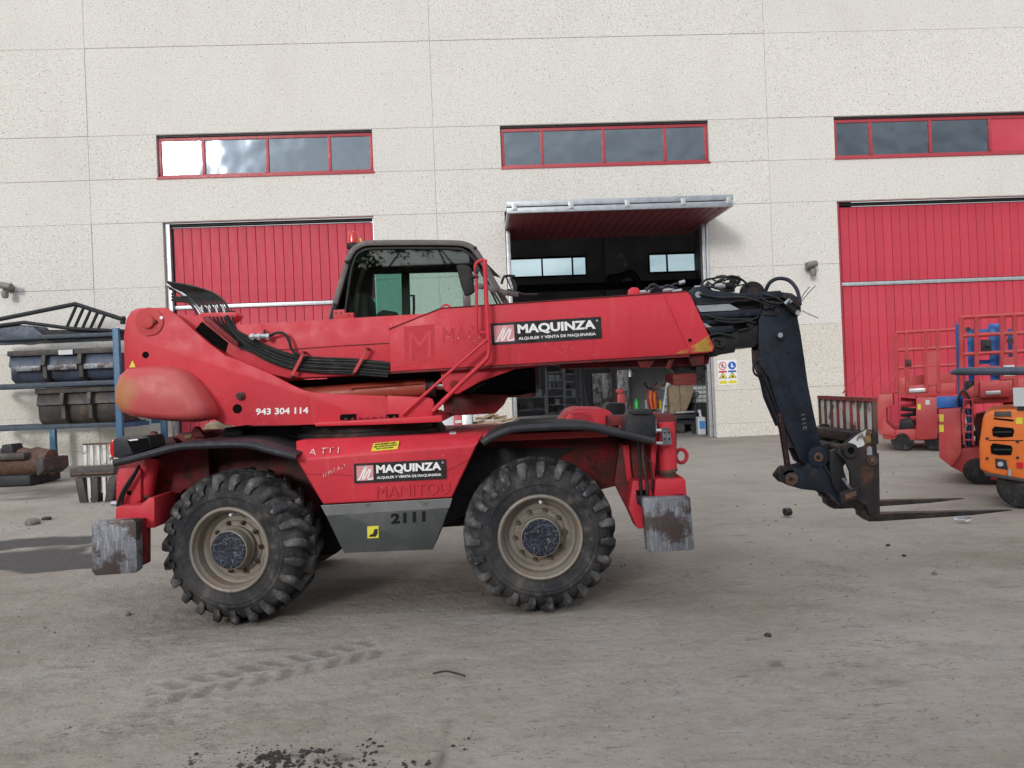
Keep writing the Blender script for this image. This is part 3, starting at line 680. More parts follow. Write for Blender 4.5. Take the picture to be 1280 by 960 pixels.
# ================================================================ THE ROTATING TELEHANDLER
YN, YF = 6.17, 8.62                                  # near and far tyre faces
TEL = thing('rotating_telehandler', 'big red four-wheeled rotating telehandler with dark blue boom head and pallet forks', 'telehandler', (P(480, 772, 7.4).x, 7.4, 0))
def part(name, b, mat, parent=TEL, **kw): return obj(name, b, M[mat] if isinstance(mat, str) else mat, parent, **kw)
def pr(px, Y0, Y1): return B().prism(PX(px, Y0), Y0, Y1)
def tb(px, r, Y=None, n=8, k=6):
    "hose or tube through photo points; points are (u, v) at Y or (u, v, y)"
    pts = [P(p[0], p[1], p[2] if len(p) > 2 else Y) for p in px]
    return B().tube(smooth(pts, k) if k else pts, r, n)

# ---- wheels
WR = .605
def tyre_builder():
    b = B(); w = .50
    b.lathe((0, 0, 0), [(.05, .325), (.015, .345), (.0, .40), (-.003, .425), (-.008, .43), (-.008, .437), (-.004, .441), (-.005, .462), (-.001, .466), (.015, .515), (.055, .562), (.12, .580), (.25, .588), (.38, .580), (.445, .562), (.485, .515), (.505, .455), (.50, .40), (.485, .345), (.45, .325)], 72)
    return b
def lug_builder(side):
    b = B(); N = 23; w = .50
    for i in range(N):
        a0 = 2 * math.pi * (i + (.5 if side else 0)) / N
        secs = [(-.016, .478, .520, 0, .023, .018), (-.006, .520, .572, .0, .028, .023), (.020, .545, .603, .006, .036, .027), (.075, .560, .620, .035, .038, .028), (.19, .572, .628, .14, .040, .030), (.285, .572, .630, .23, .042, .032)]
        V = []
        for (y, r0, r1, da, wb, wt) in secs:
            yy = y if not side else w - y
            for (rr, s_) in ((r0, -wb), (r0, wb), (r1, wt), (r1, -wt)):
                a = a0 + da + s_ / rr * 1.12
                V.append((rr * math.sin(a), yy, rr * math.cos(a)))
        F = [(0, 1, 2, 3), tuple(4 * (len(secs) - 1) + k for k in (3, 2, 1, 0))]
        for j in range(len(secs) - 1):
            for k in range(4): F.append((4 * j + k, 4 * j + (k + 1) % 4, 4 * j + 4 + (k + 1) % 4, 4 * j + 4 + k))
        b.add(V, F)
    return b
ty = tyre_builder(); l1, l2 = lug_builder(0), lug_builder(1)
tread = B(); tread.add(l1.v, l1.f); tread.add(l2.v, l2.f)
m_tyre = mesh_of('tyre', ty, M['rubber'], ang=40); m_tread = mesh_of('tread_lugs', tread, M['rubber2'], bevel=.006, seg=1, ang=40)
rimb = B().lathe((0, 0, 0), [(.035, .345), (.02, .348), (-.006, .340), (-.010, .330), (-.004, .318), (.03, .312), (.045, .300), (.115, .290), (.125, .268), (.150, .250), (.150, .215), (.135, .205), (.135, .165), (.30, .165), (.30, .33)], 64)
m_rim = mesh_of('rim', rimb, M['rim'], ang=30)
hb = B().lathe((0, 0, 0), [(.16, .0), (.16, .172), (.10, .172), (.085, .160), (.0, .157), (-.004, .150)], 40, closed=False)
m_hub = mesh_of('hub_reduction', hb, M['rim'], ang=30)
hp = B().lathe((0, 0, 0), [(-.004, 0), (-.012, .0), (-.012, .140), (-.004, .150), (.02, .152), (.02, 0)], 36, closed=False)
m_cap = mesh_of('hub_cap', hp, M['hub'], ang=30)
bb = B().lathe((0, 0, 0), [(.0, 0), (.0, .020), (-.022, .020), (-.022, .013), (-.045, .012), (-.045, 0)], 6, closed=False)
m_bolt = mesh_of('wheel_bolt', bb, M['bolt'], ang=30)
tv = B().cyl((0, 0, 0), (0, -.04, 0), .012, 8); m_valve = mesh_of('valve', tv, M['plasticwhite'])
def wheel(x, y, z, spin, yaw, far=False, full=True):
    w = bpy.data.objects.new('wheel', m_tyre); 
    loc = Matrix.Translation(wmat(TEL).inverted() @ Vector((x, y, z))) @ Matrix.Rotation(yaw + (math.pi if far else 0), 4, 'Z') @ Matrix.Rotation(spin, 4, 'Y')
    w.matrix_local = loc; link(w, TEL, loc)
    obl('tread_lugs', m_tread, None, w)
    if full:
        obl('rim', m_rim, None, w); obl('hub_reduction', m_hub, None, w); obl('hub_cap', m_cap, None, w)
        for i in range(10):
            a = 2 * math.pi * i / 10 + .2
            obl('wheel_bolt', m_bolt, None, w, local=Matrix.Translation((.205 * math.sin(a), .135, .205 * math.cos(a))))
        obl('valve', m_valve, None, w, local=Matrix.Translation((-.0, .03, .285)) @ Matrix.Rotation(R(-25), 4, 'Y'))
    return w
wr = P(286, 688.5, YN); wf = P(675.5, 668, YN)
wheel(wr.x, YN, WR + .005, R(6), R(-9)); wheel(wf.x, YN, WR + .005, R(2), R(1))
wheel(wr.x, YF, WR + .005, 0, R(-4), True, False); wheel(wf.x, YF, WR + .005, 0, 0, True, False)
for w_ in (wr, wf):
    part('axle', B().tube([(w_.x, YN + .28, WR), (w_.x, YN + .75, WR), (w_.x, 7.05, WR), (w_.x, 7.4, WR), (w_.x, 7.75, WR), (w_.x, YF - .75, WR), (w_.x, YF - .28, WR)], [.15, .12, .13, .24, .13, .12, .15], 20), 'black')

# ---- chassis
part('chassis_frame', pr([(165, 560), (225, 556), (380, 556), (840, 545), (838, 560), (800, 600), (752, 612), (640, 600), (560, 640), (420, 650), (330, 625), (262, 640), (215, 646), (196, 632), (186, 604)], 6.78, 8.0), 'reddark', bevel=.01)
dz = P(600, 544, 6.45).z
dk = B().prism([(P(376, 556, 6.45).x, dz - .06), (P(376, 556, 6.45).x, dz), (P(760, 540, 6.45).x, dz + .0), (P(760, 540, 6.45).x, dz - .06)], 6.46, 8.35)
part('deck', dk, 'redfade', bevel=.01)
# side cover: chamfered top, flat face
c0 = PX([(370, 574), (403, 631), (564.5, 622.5), (596, 556)], 6.22)
top = PX([(371, 562), (604, 546)], 6.50)
sp = B()
yy = 6.22
V = [(c0[0][0], yy, c0[0][1]), (c0[1][0], yy + .015, c0[1][1]), (c0[2][0], yy + .015, c0[2][1]), (c0[3][0], yy, c0[3][1]),
     (top[1][0], 6.47, dz + .012), (top[0][0] , 6.47, dz + .012),
     (c0[0][0], 6.75, c0[0][1]), (c0[1][0], 6.75, c0[1][1]), (c0[2][0], 6.75, c0[2][1]), (c0[3][0], 6.75, c0[3][1]), (top[1][0], 6.75, dz + .012), (top[0][0], 6.75, dz + .012)]
sp.add(V, [(0, 1, 2, 3), (0, 3, 4, 5), (5, 4, 10, 11), (0, 5, 11, 6), (0, 6, 7, 1), (1, 7, 8, 2), (2, 8, 9, 3), (3, 9, 10, 4), (6, 11, 10, 9), (6, 9, 8, 7)])
cover = part('side_cover', sp, 'red', bevel=.018, seg=3)
part('seam', tb([(371, 592), (440, 594), (560, 588), (589, 573)], .0012, 6.219, 4, 0), 'reddark', cover)
part('cover_grille', B().flat([P(424, 555.5, 6.52) + Vector((0, 0, .0)), P(510, 549, 6.52), P(510, 547, 6.62), P(424, 553.5, 6.62)], (0, 0, .006)), 'reddark')
for (u, v) in ((428, 553), (566, 543)): part('latch', B().flat([P(u - 4, v, 6.55), P(u + 4, v - .5, 6.55), P(u + 4, v - 2, 6.62), P(u - 4, v - 1.5, 6.62)], (0, 0, .012)), 'galv')
part('belly_plate', pr([(401, 632.5), (402, 632), (564.5, 623.5), (561, 636), (541, 687), (430, 691.5), (408, 646)], 6.245, 6.75), 'bellysteel', bevel=.012)
part('belly_lip', B().flat([P(400.5, 632, 6.215), P(565.5, 623, 6.215), P(562, 635, 6.243), P(407.5, 645, 6.243)], (0, .02, 0)), 'bellylight', bevel=.003, seg=1)
part('belly_tank', pr([(395, 600), (560, 600), (600, 560), (720, 560), (590, 640), (548, 660), (430, 688), (400, 640)], 6.77, 7.9), 'black', bevel=.01)

part('transfer_box', pr([(318, 600), (445, 596), (440, 676), (418, 694), (350, 700), (322, 680)], 7.25, 7.9), 'black', bevel=.03)
part('prop_shaft', B().tube([P(430, 660, 7.5), P(600, 648, 7.5)], .06, 14), 'black')
# ---- fenders
def fender(px, Yn, Yf, name='fender', lift=0):
    path = PX(px, Yn); path = [(p.x, p.y) for p in smooth([Vector((x, z, 0)) for x, z in path], 3)]
    f = part(name, B().band([(x, z + .012) for x, z in path], .028, Yn, Yf), 'plastic', bevel=.008)
    part('rolled_edge', B().tube([(x, Yn + .012, z) for x, z in path], .030, 12), 'plastic', f)
    return f
f1 = fender([(603, 554), (614, 547), (634, 538.5), (660, 535), (728, 533.5), (764, 540), (818, 552)], 6.12, 6.95)
f2 = fender([(142, 579), (168, 573), (218, 559.5), (250, 557), (306, 556), (338, 563.5), (370, 571.5)], 6.12, 7.0)
def farpx(px): return px
part('fender', B().band([(p.x, p.z) for p in (P(637, 531, 8.5), P(650, 523, 8.5), P(705, 519.5, 8.5), P(752, 521, 8.5), P(790, 528, 8.5))], .035, 7.9, 8.55), 'plastic', bevel=.008)
part('fender', B().band([(p.x, p.z) for p in (P(235, 550, 8.5), P(300, 541, 8.5), P(345, 539, 8.5), P(398, 545, 8.5), P(425, 551, 8.5))], .035, 7.9, 8.55), 'plastic', bevel=.008)

# ---- lamp boxes
lb = part('lamp_box', pr([(780, 549), (784, 524), (789, 513), (812, 512.5), (816, 516), (820, 520), (820, 545), (814, 550)], 6.30, 6.60), 'plastic', bevel=.012)
part('lamp_hood', pr([(786, 514), (789, 511.5), (813, 511), (817, 515), (813, 518), (790, 518)], 6.27, 6.32), 'plastic', lb, bevel=.006)
part('lamp_lens', B().box(P(820, 530, 6.3).x, P(820, 530, 6.3).x + .012, 6.34, 6.56, P(820, 542, 6.3).z, P(820, 524, 6.3).z), 'lenswhite', lb)
lb2 = part('lamp_box', pr([(757, 519), (758, 506), (762, 503.5), (780, 503.5), (782, 507), (782, 520)], 8.1, 8.4), 'plastic', bevel=.012)
tl = part('tail_lamp_box', pr([(142, 572), (141.5, 549.5), (146, 547), (183, 544.5), (186, 547), (189, 560), (165, 568), (150, 573)], 6.28, 6.56), 'plastic', bevel=.010)
part('recess', pr([(158, 550), (184, 547.5), (187, 559), (166, 566)], 6.272, 6.279), 'dark', tl)
part('paper_scrap', pr([(159, 550), (171, 548.5), (173, 550), (163, 551.2)], 6.268, 6.2715), 'white', tl)
part('tail_lens', pr([(137, 556), (139, 550), (142.5, 549), (142.5, 572), (139, 571), (137, 567)], 6.31, 6.53), 'lensred', tl, bevel=.01)

# ---- engine hood in front of the turret
hd = part('engine_hood', pr([(690, 545), (703, 526), (712, 514), (722, 510.5), (757, 511), (765, 516), (772, 526), (778, 545)], 7.15, 7.95), 'red', bevel=.03, seg=3)
for r_ in range(4):
    for c_ in range(12 - r_):
        u, v = 716 + c_ * 2.3 + r_ * .6 - 4 * (r_ == 3), 525 - r_ * 2.6
        part('vent_hole', B().cyl(P(u, v, 7.149), P(u, v, 7.149) + Vector((0, -.002, 0)), .0055, 6), 'dark', hd)
part('cross_member', pr([(760, 520), (842, 517), (845, 523), (845, 545), (838, 545), (838, 527), (760, 533)], 6.95, 7.15), 'reddark', bevel=.008)

# ---- front outrigger
part('end_frame', pr([(775, 552), (815, 548), (820, 519), (842, 518), (846, 524), (846, 575), (838, 600), (812, 612), (804, 660), (797, 661), (784, 636), (768, 604)], 6.62, 6.72), 'reddark', bevel=.008)
part('end_frame', pr([(785, 556), (826, 522), (843, 519), (846, 525), (845, 600), (812, 640), (797, 650)], 7.9, 8.0), 'reddark', bevel=.008)
part('end_plate', pr([(838, 519), (845, 520), (845, 602), (836, 602)], 6.73, 7.9), 'redfade', bevel=.008)
fr = part('outrigger_frame', pr([(791, 601), (814, 600), (817, 640), (804, 661), (797, 661), (786, 636)], 6.36, 6.62), 'red', bevel=.008)
part('slot', pr([(795, 613), (810, 612), (812, 628), (806, 634), (797, 630)], 6.352, 6.36), 'dark', fr)
part('hydraulic_line', tb([(797, 552), (800, 575), (800, 600), (802, 622)], .013, 6.33), 'hose', fr)
part('hydraulic_line', tb([(803, 553), (804, 578), (808, 600), (809, 622)], .013, 6.32), 'blackrust', fr)
part('hydraulic_line', tb([(806, 572), (812, 578), (815, 595), (814, 612)], .010, 6.32), 'hose', fr)
part('fitting', pr([(796, 620), (811, 619), (811, 633), (802, 635), (797, 628)], 6.29, 6.35), 'black', fr, bevel=.006)
og = part('outrigger_cylinder', B().tube([P(833, 528, 6.45), P(835.5, 588, 6.45)], .072, 20), 'red')
part('cylinder_collar', B().tube([P(835, 586, 6.45), P(835.8, 590, 6.45)], .076, 20), 'rusty', og)
part('cylinder_rod', B().tube([P(835, 589, 6.45), P(836, 604, 6.45)], .062, 16), 'rusty', og)
ft = part('outrigger_leg', pr([(819.5, 601), (822, 599), (852, 599), (853, 596), (857, 600), (858.5, 620), (818.5, 621)], 6.30, 6.62), 'red', bevel=.008)
part('leg_gap', pr([(830, 620), (854, 618), (854, 623), (830, 623)], 6.285, 6.30), 'dark', ft)
part('brace', pr([(778, 556), (786, 556), (790, 600), (784, 602)], 6.56, 6.66), 'red', ft, bevel=.005)
part('gusset_rib', pr([(815, 545), (822, 545), (818, 600), (813, 600)], 6.45, 6.6), 'red', ft, bevel=.005)
part('outrigger_pad', B().prism(PX([(803, 625), (805, 622.5), (861, 620.5), (863, 623), (868.5, 684), (867, 687.5), (811, 690.5), (809, 688)], 6.08), 6.08, 6.17), 'padsteel', bevel=.006, seg=2)
part('pad_socket', pr([(812, 628), (858, 626), (860, 678), (818, 682)], 6.172, 6.5), 'reddark', bevel=.01)
tr = []
for i in range(25):
    a = 2 * math.pi * i / 24; tr.append(P(851.5 + 7 * math.cos(a), 570 + 8.3 * math.sin(a), 6.75))
part('towing_eye', B().tube(tr, .017, 10, False), 'red')
vb = part('valve_block', pr([(827.5, 536), (829, 534.5), (837, 534.5), (840, 555), (829, 557)], 6.24, 6.31), 'padsteel', bevel=.004)
for (u, v) in ((830.5, 541), (836, 540.5), (830.5, 549), (836.5, 548.5)): part('screw', B().disc(P(u, v, 6.24), .007, .006, 8), 'dark', vb)
for v in (538, 554): part('pin', B().tube([P(820, v, 6.27), P(829, v, 6.27)], .014, 10), 'galv', vb)

# ---- rear outrigger
part('end_frame', pr([(149, 572), (158, 566), (260, 552), (262, 606), (230, 612), (200, 640), (150, 632), (144.5, 632), (145, 594)], 6.66, 6.74), 'reddark', bevel=.008)
ef = part('rear_frame', pr([(145, 632), (145.3, 596), (149, 586), (172, 585), (176, 588), (176, 626), (160, 634)], 6.40, 6.66), 'red', bevel=.008)
part('frame_hole', B().disc(P(161.5, 616, 6.399), .019, .003), 'dark', ef)
part('hydraulic_line', tb([(174, 582), (168, 592), (157, 608), (150, 622), (147, 633)], .014, 6.34), 'hose', ef)
part('hydraulic_line', tb([(172, 587), (163, 604), (155, 618), (152, 632)], .013, 6.35), 'hose', ef)
part('pipe_nut', B().tube([P(140, 629.5, 6.5), P(147, 629.5, 6.5)], .025, 6), 'alu', ef)
oc = part('outrigger_cylinder', B().tube([P(190, 572, 6.50), P(181, 618, 6.50)], .070, 20), 'red')
part('cylinder_collar', B().tube([P(181.3, 617, 6.50), P(180.8, 620, 6.50)], .073, 20), 'rusty', oc)
part('cylinder_rod', B().tube([P(181, 618, 6.50), P(178, 634, 6.50)], .058, 16), 'rusty', oc)
part('outrigger_leg', pr([(144.5, 650), (144.5, 636), (147, 633), (176, 631.5), (186, 622), (193, 622), (193, 660), (176, 660)], 6.22, 6.60), 'red', bevel=.008)
part('outrigger_pad', B().prism(PX([(114.5, 657), (118, 652.5), (166, 649.5), (170, 653), (171, 713), (168, 716.5), (119, 719.5), (114.5, 714)], 5.93), 5.93, 6.03), 'padsteel', bevel=.006, seg=2)
part('pad_socket', pr([(122, 655), (169, 652), (169, 712), (122, 714)], 6.033, 6.30), 'reddark', bevel=.01)
part('rear_block', pr([(186, 550), (205, 547), (216, 548), (221, 553), (215, 560), (188, 566)], 6.9, 7.3), 'reddark', bevel=.01)
for (u, v) in ((190.5, 544), (245, 538)):
    part('lifting_eye', pr([(u - 6, v + 9), (u - 5, v - 1), (u - 1, v - 5), (u + 3, v - 4), (u + 11, v + 9)], 6.95, 7.0), 'reddark', bevel=.005)
part('rear_block', pr([(218, 556), (220, 544), (227, 541), (250, 541), (262, 547), (262, 560)], 7.0, 7.6), 'reddark', bevel=.01)
part('strap_end', pr([(230, 545), (236, 542.5), (240, 543), (238, 547.5), (231, 548)], 6.985, 6.999), 'tarp')

# ---- turret
TP = [(156, 470), (154.5, 420), (158, 399), (164, 389), (172, 385.3), (207, 384.3), (222, 395), (240, 411), (262, 430), (281, 444), (300, 451), (337, 467), (362, 480), (378, 487.3),
      (395, 491), (420, 492.8), (480, 495), (485, 497.5), (485.5, 503), (484, 516), (541, 516), (542, 520), (520, 526), (470, 528), (400, 530.5), (340, 532), (280, 531), (262, 521), (230, 505)]
def plate(Y0, Y1): return pr(TP, Y0, Y1)
tp = part('turret_plate', plate(6.66, 6.70), 'redfade' if False else 'red', bevel=.006)
part('turret_plate', B().prism(PX(TP, 6.66), 7.46, 7.50), 'redfade', bevel=.006)
part('turret_web', pr([(180, 440), (240, 450), (330, 500), (470, 508), (470, 524), (300, 524), (240, 505), (170, 480)], 6.70, 7.46), 'reddark', bevel=.01)
part('nose_plate', pr([(484, 494.5), (535, 496.8), (540.5, 499), (542.5, 504), (540, 521), (500, 525), (484, 525)], 6.64, 6.68), 'red', bevel=.006)
part('turret_foot', pr([(392, 528.5), (470, 524), (552, 519), (553, 527.5), (470, 531), (394, 533)], 6.60, 8.0), 'red', bevel=.01)
part('ring_guard', pr([(302, 540), (305, 534), (392, 533), (545, 529), (552, 540), (540, 545), (400, 549), (330, 548)], 7.15, 7.7), 'black', bevel=.01)
cx = P(465, 535, 7.4).x
part('slewing_ring', B().lathe((cx, 7.4, dz), [(0, .2), (0, .70), (.045, .70), (.05, .66), (.11, .66), (.115, .2)], 72, (0, 0, 1)), 'blackrust')
part('ring_motor', pr([(278, 546), (280, 535), (300, 533), (304, 539), (303, 546)], 7.0, 7.35), 'black', bevel=.01)
for i, (u, w_) in enumerate(((435, 20), (490, 16))):
    sl = part('access_slot', pr([(u - w_ / 2, 519.7), (u - w_ / 2 + 2, 518), (u + w_ / 2, 517.4), (u + w_ / 2, 524), (u - w_ / 2, 525)], 6.632 if i else 6.652, 6.64 if i else 6.66), 'dark', tp)
for i in range(8): part('ring_bolt', B().lathe(P(433 + i * 8.6, 524 - i * .35, 6.63), [(0, 0), (0, .014), (-.02, .014), (-.02, 0)], 6, closed=False), 'reddark', tp)
pd = part('pivot_disc', B().disc(P(187, 402, 6.66), .122, .014, 36), 'redfade', tp, bevel=.004)
part('pivot_pin', B().disc(P(185.5, 402.3, 6.646), .056, .03, 24), 'redfade', tp, bevel=.006)
part('pin_bolt', B().disc(P(194.5, 402, 6.646), .016, .03, 8), 'reddark', tp)
part('lock_tab', pr([(176.5, 401), (178, 398), (184, 400), (184, 404.5), (178, 405)], 6.62, 6.645), 'redfade', tp, bevel=.003)
part('sight_hole', B().disc(P(202.5, 397.3, 6.66), .014, .016, 14), 'white', tp)
part('round_hole', B().disc(P(182, 443.6, 6.66), .029, .002, 20), 'dark', tp)
part('round_hole', B().disc(P(296.7, 511, 6.66), .041, .002, 24), 'dark', tp)
pn = part('grease_pin', B().disc(P(301.2, 495, 6.66), .038, .02, 20), 'reddark', tp, bevel=.005)
part('pin_bolt', B().disc(P(300.4, 495.3, 6.64), .021, .018, 8), 'blackrust', tp)
part('warning_sticker', pr([(161.5, 459.5), (165.5, 450.5), (169.5, 459)], 6.656, 6.6595), 'yellow', tp)
# counterweight: rounded lump loft
cw = [(142.5, 495), (143, 482), (147, 469), (156.5, 460.3), (180, 457), (205, 457), (222, 462), (234, 471), (247, 487), (259, 505), (263, 517), (260.5, 525), (241, 528), (213, 527), (187.5, 524.5), (162, 520), (150, 514.5), (144, 505)]
C0 = P(200, 493, 6.42)
b = B(); n = len(cw); rings = []
for (Y, k) in ((6.36, .66), (6.375, .80), (6.41, .91), (6.47, .98), (6.56, 1.0), (6.66, 1.0)):
    rg = []
    for (u, v) in cw:
        p = P(u, v, 6.47); c = P(205, 497, 6.47)
        q = c + (p - c) * k
        dyy = 0
        if k < .99: dyy = .10 * max(0, (q.z - c.z)) + .05 * max(0, (q.x - c.x))
        rg.append((q.x, Y + dyy, q.z))
    rings.append(rg)
V = [p for rg in rings for p in rg]; F = [tuple(range(n)), tuple(range(len(V) - n, len(V)))[::-1]]
for j in range(len(rings) - 1):
    for i in range(n): F.append((j * n + i, j * n + (i + 1) % n, (j + 1) * n + (i + 1) % n, (j + 1) * n + i))
b.add(V, F)
cwm = pm('bleached_counterweight_paint', (.47, .045, .052), .5, var=.08, vs=1.5, bump=.05, bs=60,
     layers=[((.50, .16, .15), 1.3, .40, .75, .60), ((.75, .5, .5), 60, .73, .76, .7)])
cn_ = cwm.node_tree; cb_ = cn_.nodes['Principled BSDF']
geo = nd(cn_, 'ShaderNodeTexCoord'); dv = nd(cn_, 'ShaderNodeVectorMath', operation='DISTANCE'); nz = nd(cn_, 'ShaderNodeTexNoise', Scale=6.0, Detail=5.0)
dv.inputs[1].default_value = P(150, 491, 6.42) - wmat(TEL).to_translation()
cn_.links.new(geo.outputs['Object'], dv.inputs[0]); cn_.links.new(geo.outputs['Object'], nz.inputs['Vector'])
ad = nd(cn_, 'ShaderNodeMath', operation='MULTIPLY_ADD'); ad.inputs[1].default_value = .30; cn_.links.new(nz.outputs[0], ad.inputs[0]); cn_.links.new(dv.outputs['Value'], ad.inputs[2])
q_ = nd(cn_, 'ShaderNodeMapRange'); q_.inputs[1].default_value = .24; q_.inputs[2].default_value = .36; q_.inputs[3].default_value = .85; q_.inputs[4].default_value = 0
cn_.links.new(ad.outputs[0], q_.inputs[0])
mx_ = nd(cn_, 'ShaderNodeMix', data_type='RGBA'); mx_.inputs[7].default_value = (.36, .15, .05, 1); cn_.links.new(q_.outputs[0], mx_.inputs['Factor'])
cn_.links.new(cb_.inputs['Base Color'].links[0].from_socket, mx_.inputs[6]); cn_.links.new(mx_.outputs[2], cb_.inputs['Base Color'])
part('counterweight', b, cwm, bevel=0, ang=75)
part('counterweight', B().prism(PX(cw, 6.7), 7.5, 7.85), 'redfade', bevel=.08, seg=4, ang=60)
part('chain_stub', tb([(152, 398), (156, 398)], .02, 6.7, 8, 0), 'black'); part('chain_stub', tb([(151, 403), (156, 403)], .016, 6.72, 8, 0), 'black')

# ---- boom
part('boom_rear', pr([(196, 388), (206, 392), (252, 395), (262, 405), (305, 405.5), (420, 398.5), (540, 391.5), (556, 386), (700, 378), (700, 452), (487, 467), (430, 470), (362, 473), (330, 466), (250, 440), (180, 425), (176, 400)], 6.80, 7.30), 'red', bevel=.012)
part('web_line', tb([(300, 437), (360, 437), (430, 432), (486, 429)], .004, 6.797, 6, 0), 'reddark')
BO = [(487, 411), (551, 385), (560, 384.5), (700, 375.5), (859, 364.5), (864, 370), (893.5, 434.5), (891, 440), (860, 443), (600, 458), (488, 464.5)]
bo = part('boom_outer', pr(BO, 6.74, 7.30), 'red', bevel=.010)
part('lower_flange', pr([(488, 464.7), (600, 458.2), (862, 443.2), (862, 446), (700, 455), (600, 461), (489, 467)], 6.75, 7.29), 'reddark', bo)
part('top_rim', tb([(486, 411.5), (551, 385.3), (700, 375.2), (859, 364)], .006, 6.738, 6, 0), 'reddark', bo)
part('weld_rib', pr([(829.5, 368), (834, 368), (866.5, 441), (863, 441.5)], 6.734, 6.739), 'red', bo, bevel=.002, seg=1)
part('corner_wear', pr([(870, 430), (886, 419), (891, 433), (889, 439), (868, 440.5), (845, 442.3), (850, 439)], 6.7365, 6.7395), 'yellowworn', bo)
part('bolt', B().disc(P(862.3, 425.2, 6.74), .014, .012, 10), 'dark', bo)
part('lug_plate', pr([(785, 369.5), (786, 362), (790, 359), (797, 359.5), (803, 366.5), (803, 369)], 6.95, 6.99), 'red', bo, bevel=.004)
part('lifting_ring', B().tube([P(552 + 5.5 * (1 - math.cos(a)), 385.5 - 4.5 * math.sin(a), 6.85) for a in [i * math.pi / 8 for i in range(9)]], .009, 8), 'red', bo)
# under-boom brackets
part('cylinder_bracket', pr([(551, 466), (552, 478), (556, 488), (563, 492), (572, 492.5), (600, 477), (645, 461), (700, 455), (700, 450), (553, 459)], 6.84, 6.90), 'red', bevel=.006)
part('cylinder_bracket', B().prism(PX([(551, 466), (552, 478), (556, 488), (563, 492), (572, 492.5), (600, 477), (645, 461), (700, 455), (700, 450), (553, 459)], 6.84), 7.15, 7.21), 'reddark', bevel=.006)
part('bracket_pin', B().disc(P(567.5, 480, 6.84), .035, .02, 16), 'reddark')
for (a, c, yy0, yy1) in (([(793, 446), (801, 460), (812, 460), (822, 445)], 'reddark', 6.8, 6.84), ([(838, 444), (846, 444), (838, 460), (832, 460)], 'reddark', 6.8, 6.84), ([(858, 443), (880, 441), (880, 456), (866, 458)], 'reddark', 6.82, 6.95), ([(870, 455), (879, 455), (880, 470), (872, 478)], 'black', 6.85, 6.9)):
    part('under_bracket', pr(a, yy0, yy1), c, bevel=.004)
part('under_tray', pr([(700, 453), (862, 444), (888, 441), (886, 455), (840, 459), (760, 459), (700, 461)], 6.95, 7.2), 'reddark', bevel=.006)
part('under_frame', pr([(838, 459), (882, 456), (884, 462), (846, 466)], 6.98, 7.2), 'black', bevel=.006)
# lift cylinder
lc = part('lift_cylinder', B().tube([P(365, 497, 7.1), P(540, 483, 7.1)], .085, 22), 'orangered')
part('feed_pipe', tb([(438, 486), (442, 484.5), (528, 478.5), (533, 481)], .010, 7.0, 6, 0), 'orangered', lc)
part('lift_rod', B().tube([P(538, 483, 7.1), P(566, 481, 7.1)], .04, 16), 'chrome', lc)
part('gland', B().tube([P(533, 483.6, 7.1), P(545, 482.6, 7.1)], .095, 22), 'black', lc)
# black sheet standing for the shadow inside the turret, behind the cylinder
part('turret_shade_sheet', pr([(360, 476), (560, 466), (556, 496), (540, 518), (360, 500)], 7.40, 7.45), 'black')

# ---- hoses on the boom
hp_ = [(283, 396), (292, 414), (312, 429), (338, 443), (368, 453), (400, 456.5), (440, 458), (487, 462)]
for k in range(9):
    o = (k - 4) * 2.15
    pts = []
    for i, (u, v) in enumerate(hp_):
        s_ = min(1, .35 + i * .22); wob = .5 * math.sin(k * 2.1 + i * 1.3)
        pts.append((u + o * s_ * .25, v + o * s_ * (-1 if i > 1 else -.6) + wob, 6.77 - .012 * (k % 2) + .004 * k))
    part('boom_hose', tb(pts, .0105, None, 8, 5), 'hose')
for (p0, p1) in (((380, 440.5), (364.5, 471)), ((459.5, 436), (442.5, 466.5))):
    a, b_ = P(*p0, 6.73), P(*p1, 6.73); d = (b_ - a); nn = Vector((-d.z, 0, d.x)).normalized() * .014
    st = part('hose_strap', B().flat([a + nn, b_ + nn, b_ - nn, a - nn], (0, -.012, 0)), 'redfade', bevel=.002, seg=1)
    for q in (a, b_): part('strap_bolt', B().tube([q + Vector((0, .06, 0)), q + Vector((0, -.03, 0))], .012, 8), 'reddark', st)
# swept hoses and chrome lines at the pivot end
for k in range(3):
    part('chrome_line', tb([(208 + k * 1.0, 355 + k * 1.3, 6.95), (228, 366.5 + k * 1.3, 6.95), (246 - k * 2, 381 + k * 2, 6.9), (253 - k * 3, 393, 6.88)], .009, None, 8, 5), 'chrome' if k < 2 else 'hose')
for k in range(8):
    part('loop_hose', tb([(212 - .3 * k, 360.5 - 1.1 * k, 6.96), (228 + 1.5 * k, 365.5 - 1.1 * k, 6.96 - .01 * k), (240 + 3.7 * k, 373 - .9 * k, 6.92), (250 + 4.5 * k, 383 - .6 * k, 6.88), (254 + 4.5 * k, 391, 6.86)], .0125, None, 8, 6), 'hose')
    if k % 2 == 0: part('hose_ferrule', tb([(251 + 4.5 * k, 384 - .5 * k), (253.8 + 4.5 * k, 391)], .0145, 6.86, 8, 0), 'chrome')
for k in range(3): part('loop_hose', tb([(215, 367 + k * 4, 6.97), (222, 372 + k * 2, 6.95), (236, 372 + k * 3, 6.92), (248 - k, 384 + k, 6.9), (256, 393, 6.88)], .012, None, 8, 6), 'hose')
hbk = part('hose_bracket', pr([(251, 391), (294, 390), (296, 394), (292, 399), (273, 412), (268, 411), (253, 397)], 6.80, 6.98), 'red', bevel=.005)
part('bracket_arm', pr([(253, 396), (259, 396), (297, 428), (297, 433), (292, 431), (256, 403)], 6.70, 6.75), 'reddark', hbk, bevel=.004)
